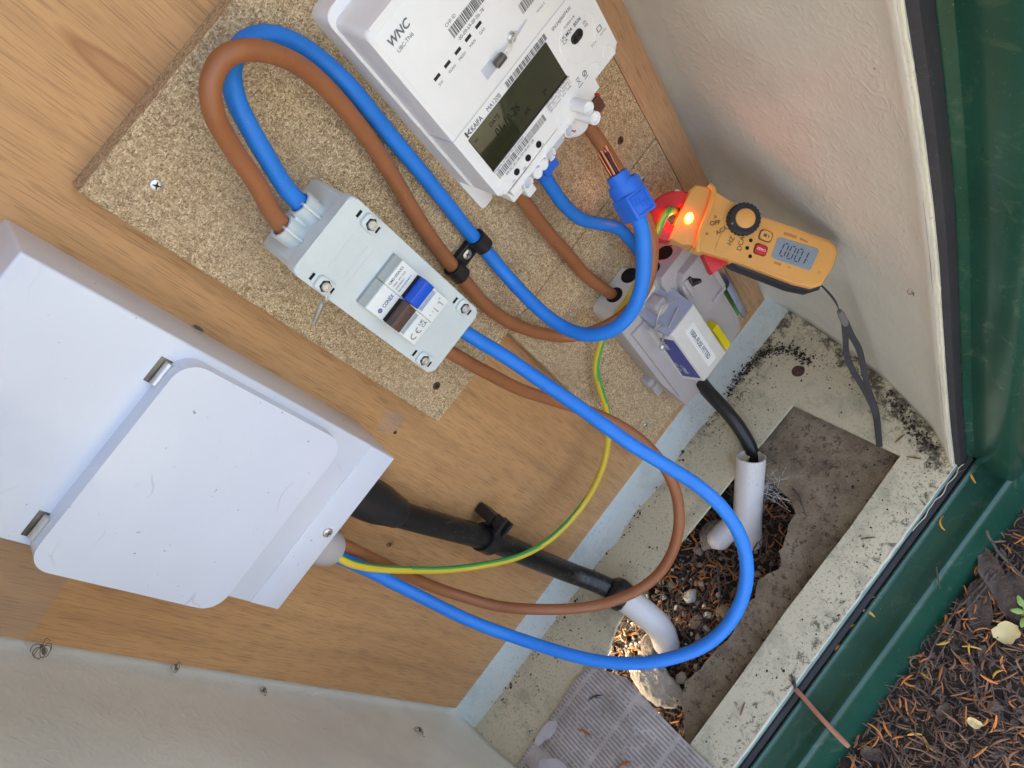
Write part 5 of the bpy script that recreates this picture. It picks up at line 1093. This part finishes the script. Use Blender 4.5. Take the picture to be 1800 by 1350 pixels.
# pinkish rod stuck out of the sill
t = thing('broken_rod', 'pinkish brown rod with a frayed end sticking out over the green sill', 'rod', (270, -26, 300))
b = B(); b.tube(spline([(275, -25.5, 273), (273, -24.5, 286), (270, -24, 302), (267, -26, 320), (265, -29, 336)], 5), [2.3, 2.6, 2.4, 2.4, 2.3, 2.3, 2.3, 2.3, 2.3, 2.4, 2.4, 2.4, 2.4, 2.4, 2.4, 2.4, 2.5, 2.6, 2.6, 2.5, 2.0][:21], 10); r_ = part('rod', b, 'rod', t, sharp=60)
b = B(); q = random.Random(3)
for k in range(7): b.tube([(275+q.uniform(-1, 1), -25+q.uniform(-1, 1), 274), (277+q.uniform(-2, 4), -23.5+q.uniform(-1, 2), 268+q.uniform(-3, 2)), (280+q.uniform(-2, 5), -24+q.uniform(-1, 2), 264+q.uniform(-3, 3))], [.6, .5, .2], 5)
part('frayed_end', b, 'strap', t)
# bark flakes, leaves and sprigs on the soil
def flake(label, c, L_, W_, ang, mat, cat, name, seed, curl=3.0, grp='bark flakes on the soil', th=1.6):
    t_ = bmesh.new(); n = 9; m_ = 5; ca, sa = math.cos(ang), math.sin(ang); top = []; bot = []
    for i in range(n+1):
        f = i/n*2-1; rt = []; rb = []
        wv = W_*math.sqrt(max(0.02, 1-abs(f)**2.6))*(1+0.35*noise.noise(Vector((f*2, seed, 0))))
        for k in range(m_+1):
            g = k/m_*2-1; x = f*L_+2*noise.noise(Vector((f*2, g*2, seed+.5))); o = g*wv+2.5*noise.noise(Vector((f*1.5, 4, seed))); u = curl*(g*g)+2*noise.noise(Vector((f*1.7, g, seed+9)))
            p = (c[0]+x*ca-o*sa, c[1]+u, c[2]+x*sa+o*ca); rt.append(t_.verts.new(p)); rb.append(t_.verts.new((p[0], p[1]-th, p[2])))
        top.append(rt); bot.append(rb)
    for A, s in ((top, 1), (bot, -1)):
        for a, c_ in zip(A, A[1:]):
            for k in range(m_): t_.faces.new((a[k], a[k+1], c_[k+1], c_[k]))
    for i in range(n):
        for k in (0, m_): t_.faces.new((top[i][k], top[i+1][k], bot[i+1][k], bot[i][k]))
    for i in (0, n):
        for k in range(m_): t_.faces.new((top[i][k], top[i][k+1], bot[i][k+1], bot[i][k]))
    b = B(); b.take(t_); solo(name, b, mat, label, cat, c, grp, sharp=45)
def oh(x, o, e=6): return (x, mound_h(x, o)+e, o)
flake('long dark bark flake close to the green sill at the right edge', oh(474, 350, 11), 36, 9, -0.9, 'bark', 'bark', 'bark_flake', 1)
flake('broad grey brown bark flake under the dark one at the right edge', oh(446, 350, 7), 26, 10, -0.5, 'bark', 'bark', 'bark_flake', 2)
flake('wide purplish bark flake at the right border of the soil', oh(472, 372, 9), 24, 12, -0.8, 'bark', 'bark', 'bark_flake', 3)
flake('small dark flake beside the end of the pinkish rod', oh(272, 350, 8), 10, 6, 0.8, 'bark', 'bark', 'bark_flake', 4)
flake('small brown flake in the middle of the soil', oh(345, 375, 9), 8, 5, 0.2, 'bark', 'bark', 'bark_flake', 5)
flake('pale yellow dry leaf lying on the dark needles', oh(437, 379, 13), 11, 9, 0.4, 'leaf', 'leaf', 'dry_leaf', 6, 1.5, 'leaves on the soil', 0.6)
flake('small grey leaf scrap near the bottom of the soil', oh(352, 398, 12), 6, 4, 1.2, 'leaf', 'leaf', 'dry_leaf', 7, 1.0, 'leaves on the soil', 0.6)
t = thing('green_sprig', 'small fresh green sprig with several leaves on the soil at the right border', 'sprig', oh(458, 384, 10))
b = B(); b.tube([oh(448, 392, 10), oh(458, 384, 14), oh(468, 376, 14)], 0.8, 6); part('stem', b, 'n_green', t)
for k in range(5):
    a = 0.6+k*1.2; c = oh(458+(k-2)*3.5, 384-(k-2)*3, 15); b = B(); b.lathe([(0, 0), (2.2, 2), (2.8, 5), (1.6, 9), (0, 11)], 0, 0, 8, 'z', fn=lambda x, y, z: (c[0]+z*math.cos(a)-x*math.sin(a), c[1]+y*.25+z*.15, c[2]+z*math.sin(a)+x*math.cos(a))); part('leaf', b, 'n_green', t)
twig('long thin twig on the soil following the foot of the green sill', [oh(500, 338, 9), oh(462, 342, 13), oh(430, 338, 12), oh(392, 340, 11), oh(362, 344, 8)], 1.5)
twig('second thin twig beside the foot of the sill', [oh(480, 346, 12), oh(440, 345, 14), oh(405, 346, 13), oh(372, 350, 9)], 1.2)
twig('pale straight twig poking over the sill ridge at the right', [(508, -34, 322), (496, -40, 340), (490, -44, 362), (486, -44, 380)], 1.3)
twig('grey twig on the soil left of the pale leaf', [oh(402, 366, 12), oh(388, 378, 13), oh(372, 388, 10)], 1.4)
twig('dark upright twig near the end of the pinkish rod', [oh(300, 350, 9), oh(288, 362, 13), oh(280, 376, 10)], 1.2)
twig('small forked twig bit lying on the sill ridge', [(452, -27.5, 308), (444, -27, 314), (436, -30, 320)], 0.8)
twig('thick brown stick at the bottom of the soil', [oh(322, 404, 12), oh(308, 416, 13), oh(292, 428, 11)], 2.2)

# ------------------------------------------------------------------ dead spiders
def spider(label, c, nrm, size, seed):
    qq = random.Random(seed); n_ = Vector(nrm).normalized(); a_ = n_.orthogonal().normalized(); d_ = n_.cross(a_)
    F = lambda p, q_, h: tuple(Vector(c)+a_*p*size+d_*q_*size+n_*h*size)
    t = thing('dead_spider', label, 'spider', c, 'dead spiders in the cabinet')
    b = B(); b.stone((0, 0, 0), 1.0, seed, 2, (1.5, .8, .8), fn=lambda x, y, z: F(x*1.0-1.2, y, z*.8+.9)); b.stone((0, 0, 0), 0.8, seed+1, 2, (1, .8, .8), fn=lambda x, y, z: F(x+1.0, y, z*.8+.9)); part('body', b, 'bug', t)
    for k in range(8):
        s = 1 if k < 4 else -1; an = s*(0.5+0.65*(k % 4))+qq.uniform(-.2, .2); L_ = qq.uniform(3.2, 4.8); kn = qq.uniform(1.0, 2.0)
        b = B(); b.tube(spline([F(0.6, s*.4, .9), F(.6+math.cos(an)*L_*.45, math.sin(an)*L_*.45, kn), F(.6+math.cos(an+.5*s)*L_*.85, math.sin(an+.5*s)*L_*.85, .4), F(.6+math.cos(an+1.1*s)*L_, math.sin(an+1.1*s)*L_, .2)], 4), [0.15*size]*13, 4, caps=False); part('leg', b, 'bug', t)
spider('dead pale spider on the right wall beside the front edge', (579.5, 236, 234), (-0.9, 0, 0.45), 1.25, 2)
spider('dead dark spider on the left wall under the corner of the plywood', (2, 497, 8), (0.6, 0, 0.8), 1.7, 3)
spider('faint thin spider at the left edge of the plywood halfway down', (1, 391, 4), (0.6, 0, 0.8), 1.2, 4)
spider('small spider on the left fillet between the other two spiders', (-5, 300, 10), (0.9, 0, 0.4), 1.1, 5)
spider('dead curled spider on the left wall close to the floor corner', (0, 112, 46), (1, 0, 0.1), 1.8, 6)
spider('small dead spider on the plywood between the white enclosure and the black conduit', (156.6, 275, 0.4), (0, 0, 1), 1.0, 7)
for lab, x, y, r in (('dark insect husk on the plywood under the blue cable', 195, 170, 1.0), ('tiny dark moth scrap on the plywood edge right of the enclosure', 240, 546, 0.8)):
    b = B(); b.stone((x, y, 0.8), 2.2, int(x), 2, (.6*r, 2.2*r, .5)); solo('insect_husk', b, 'bug', lab, 'insect', (x, y, 0), 'insect scraps on the plywood')
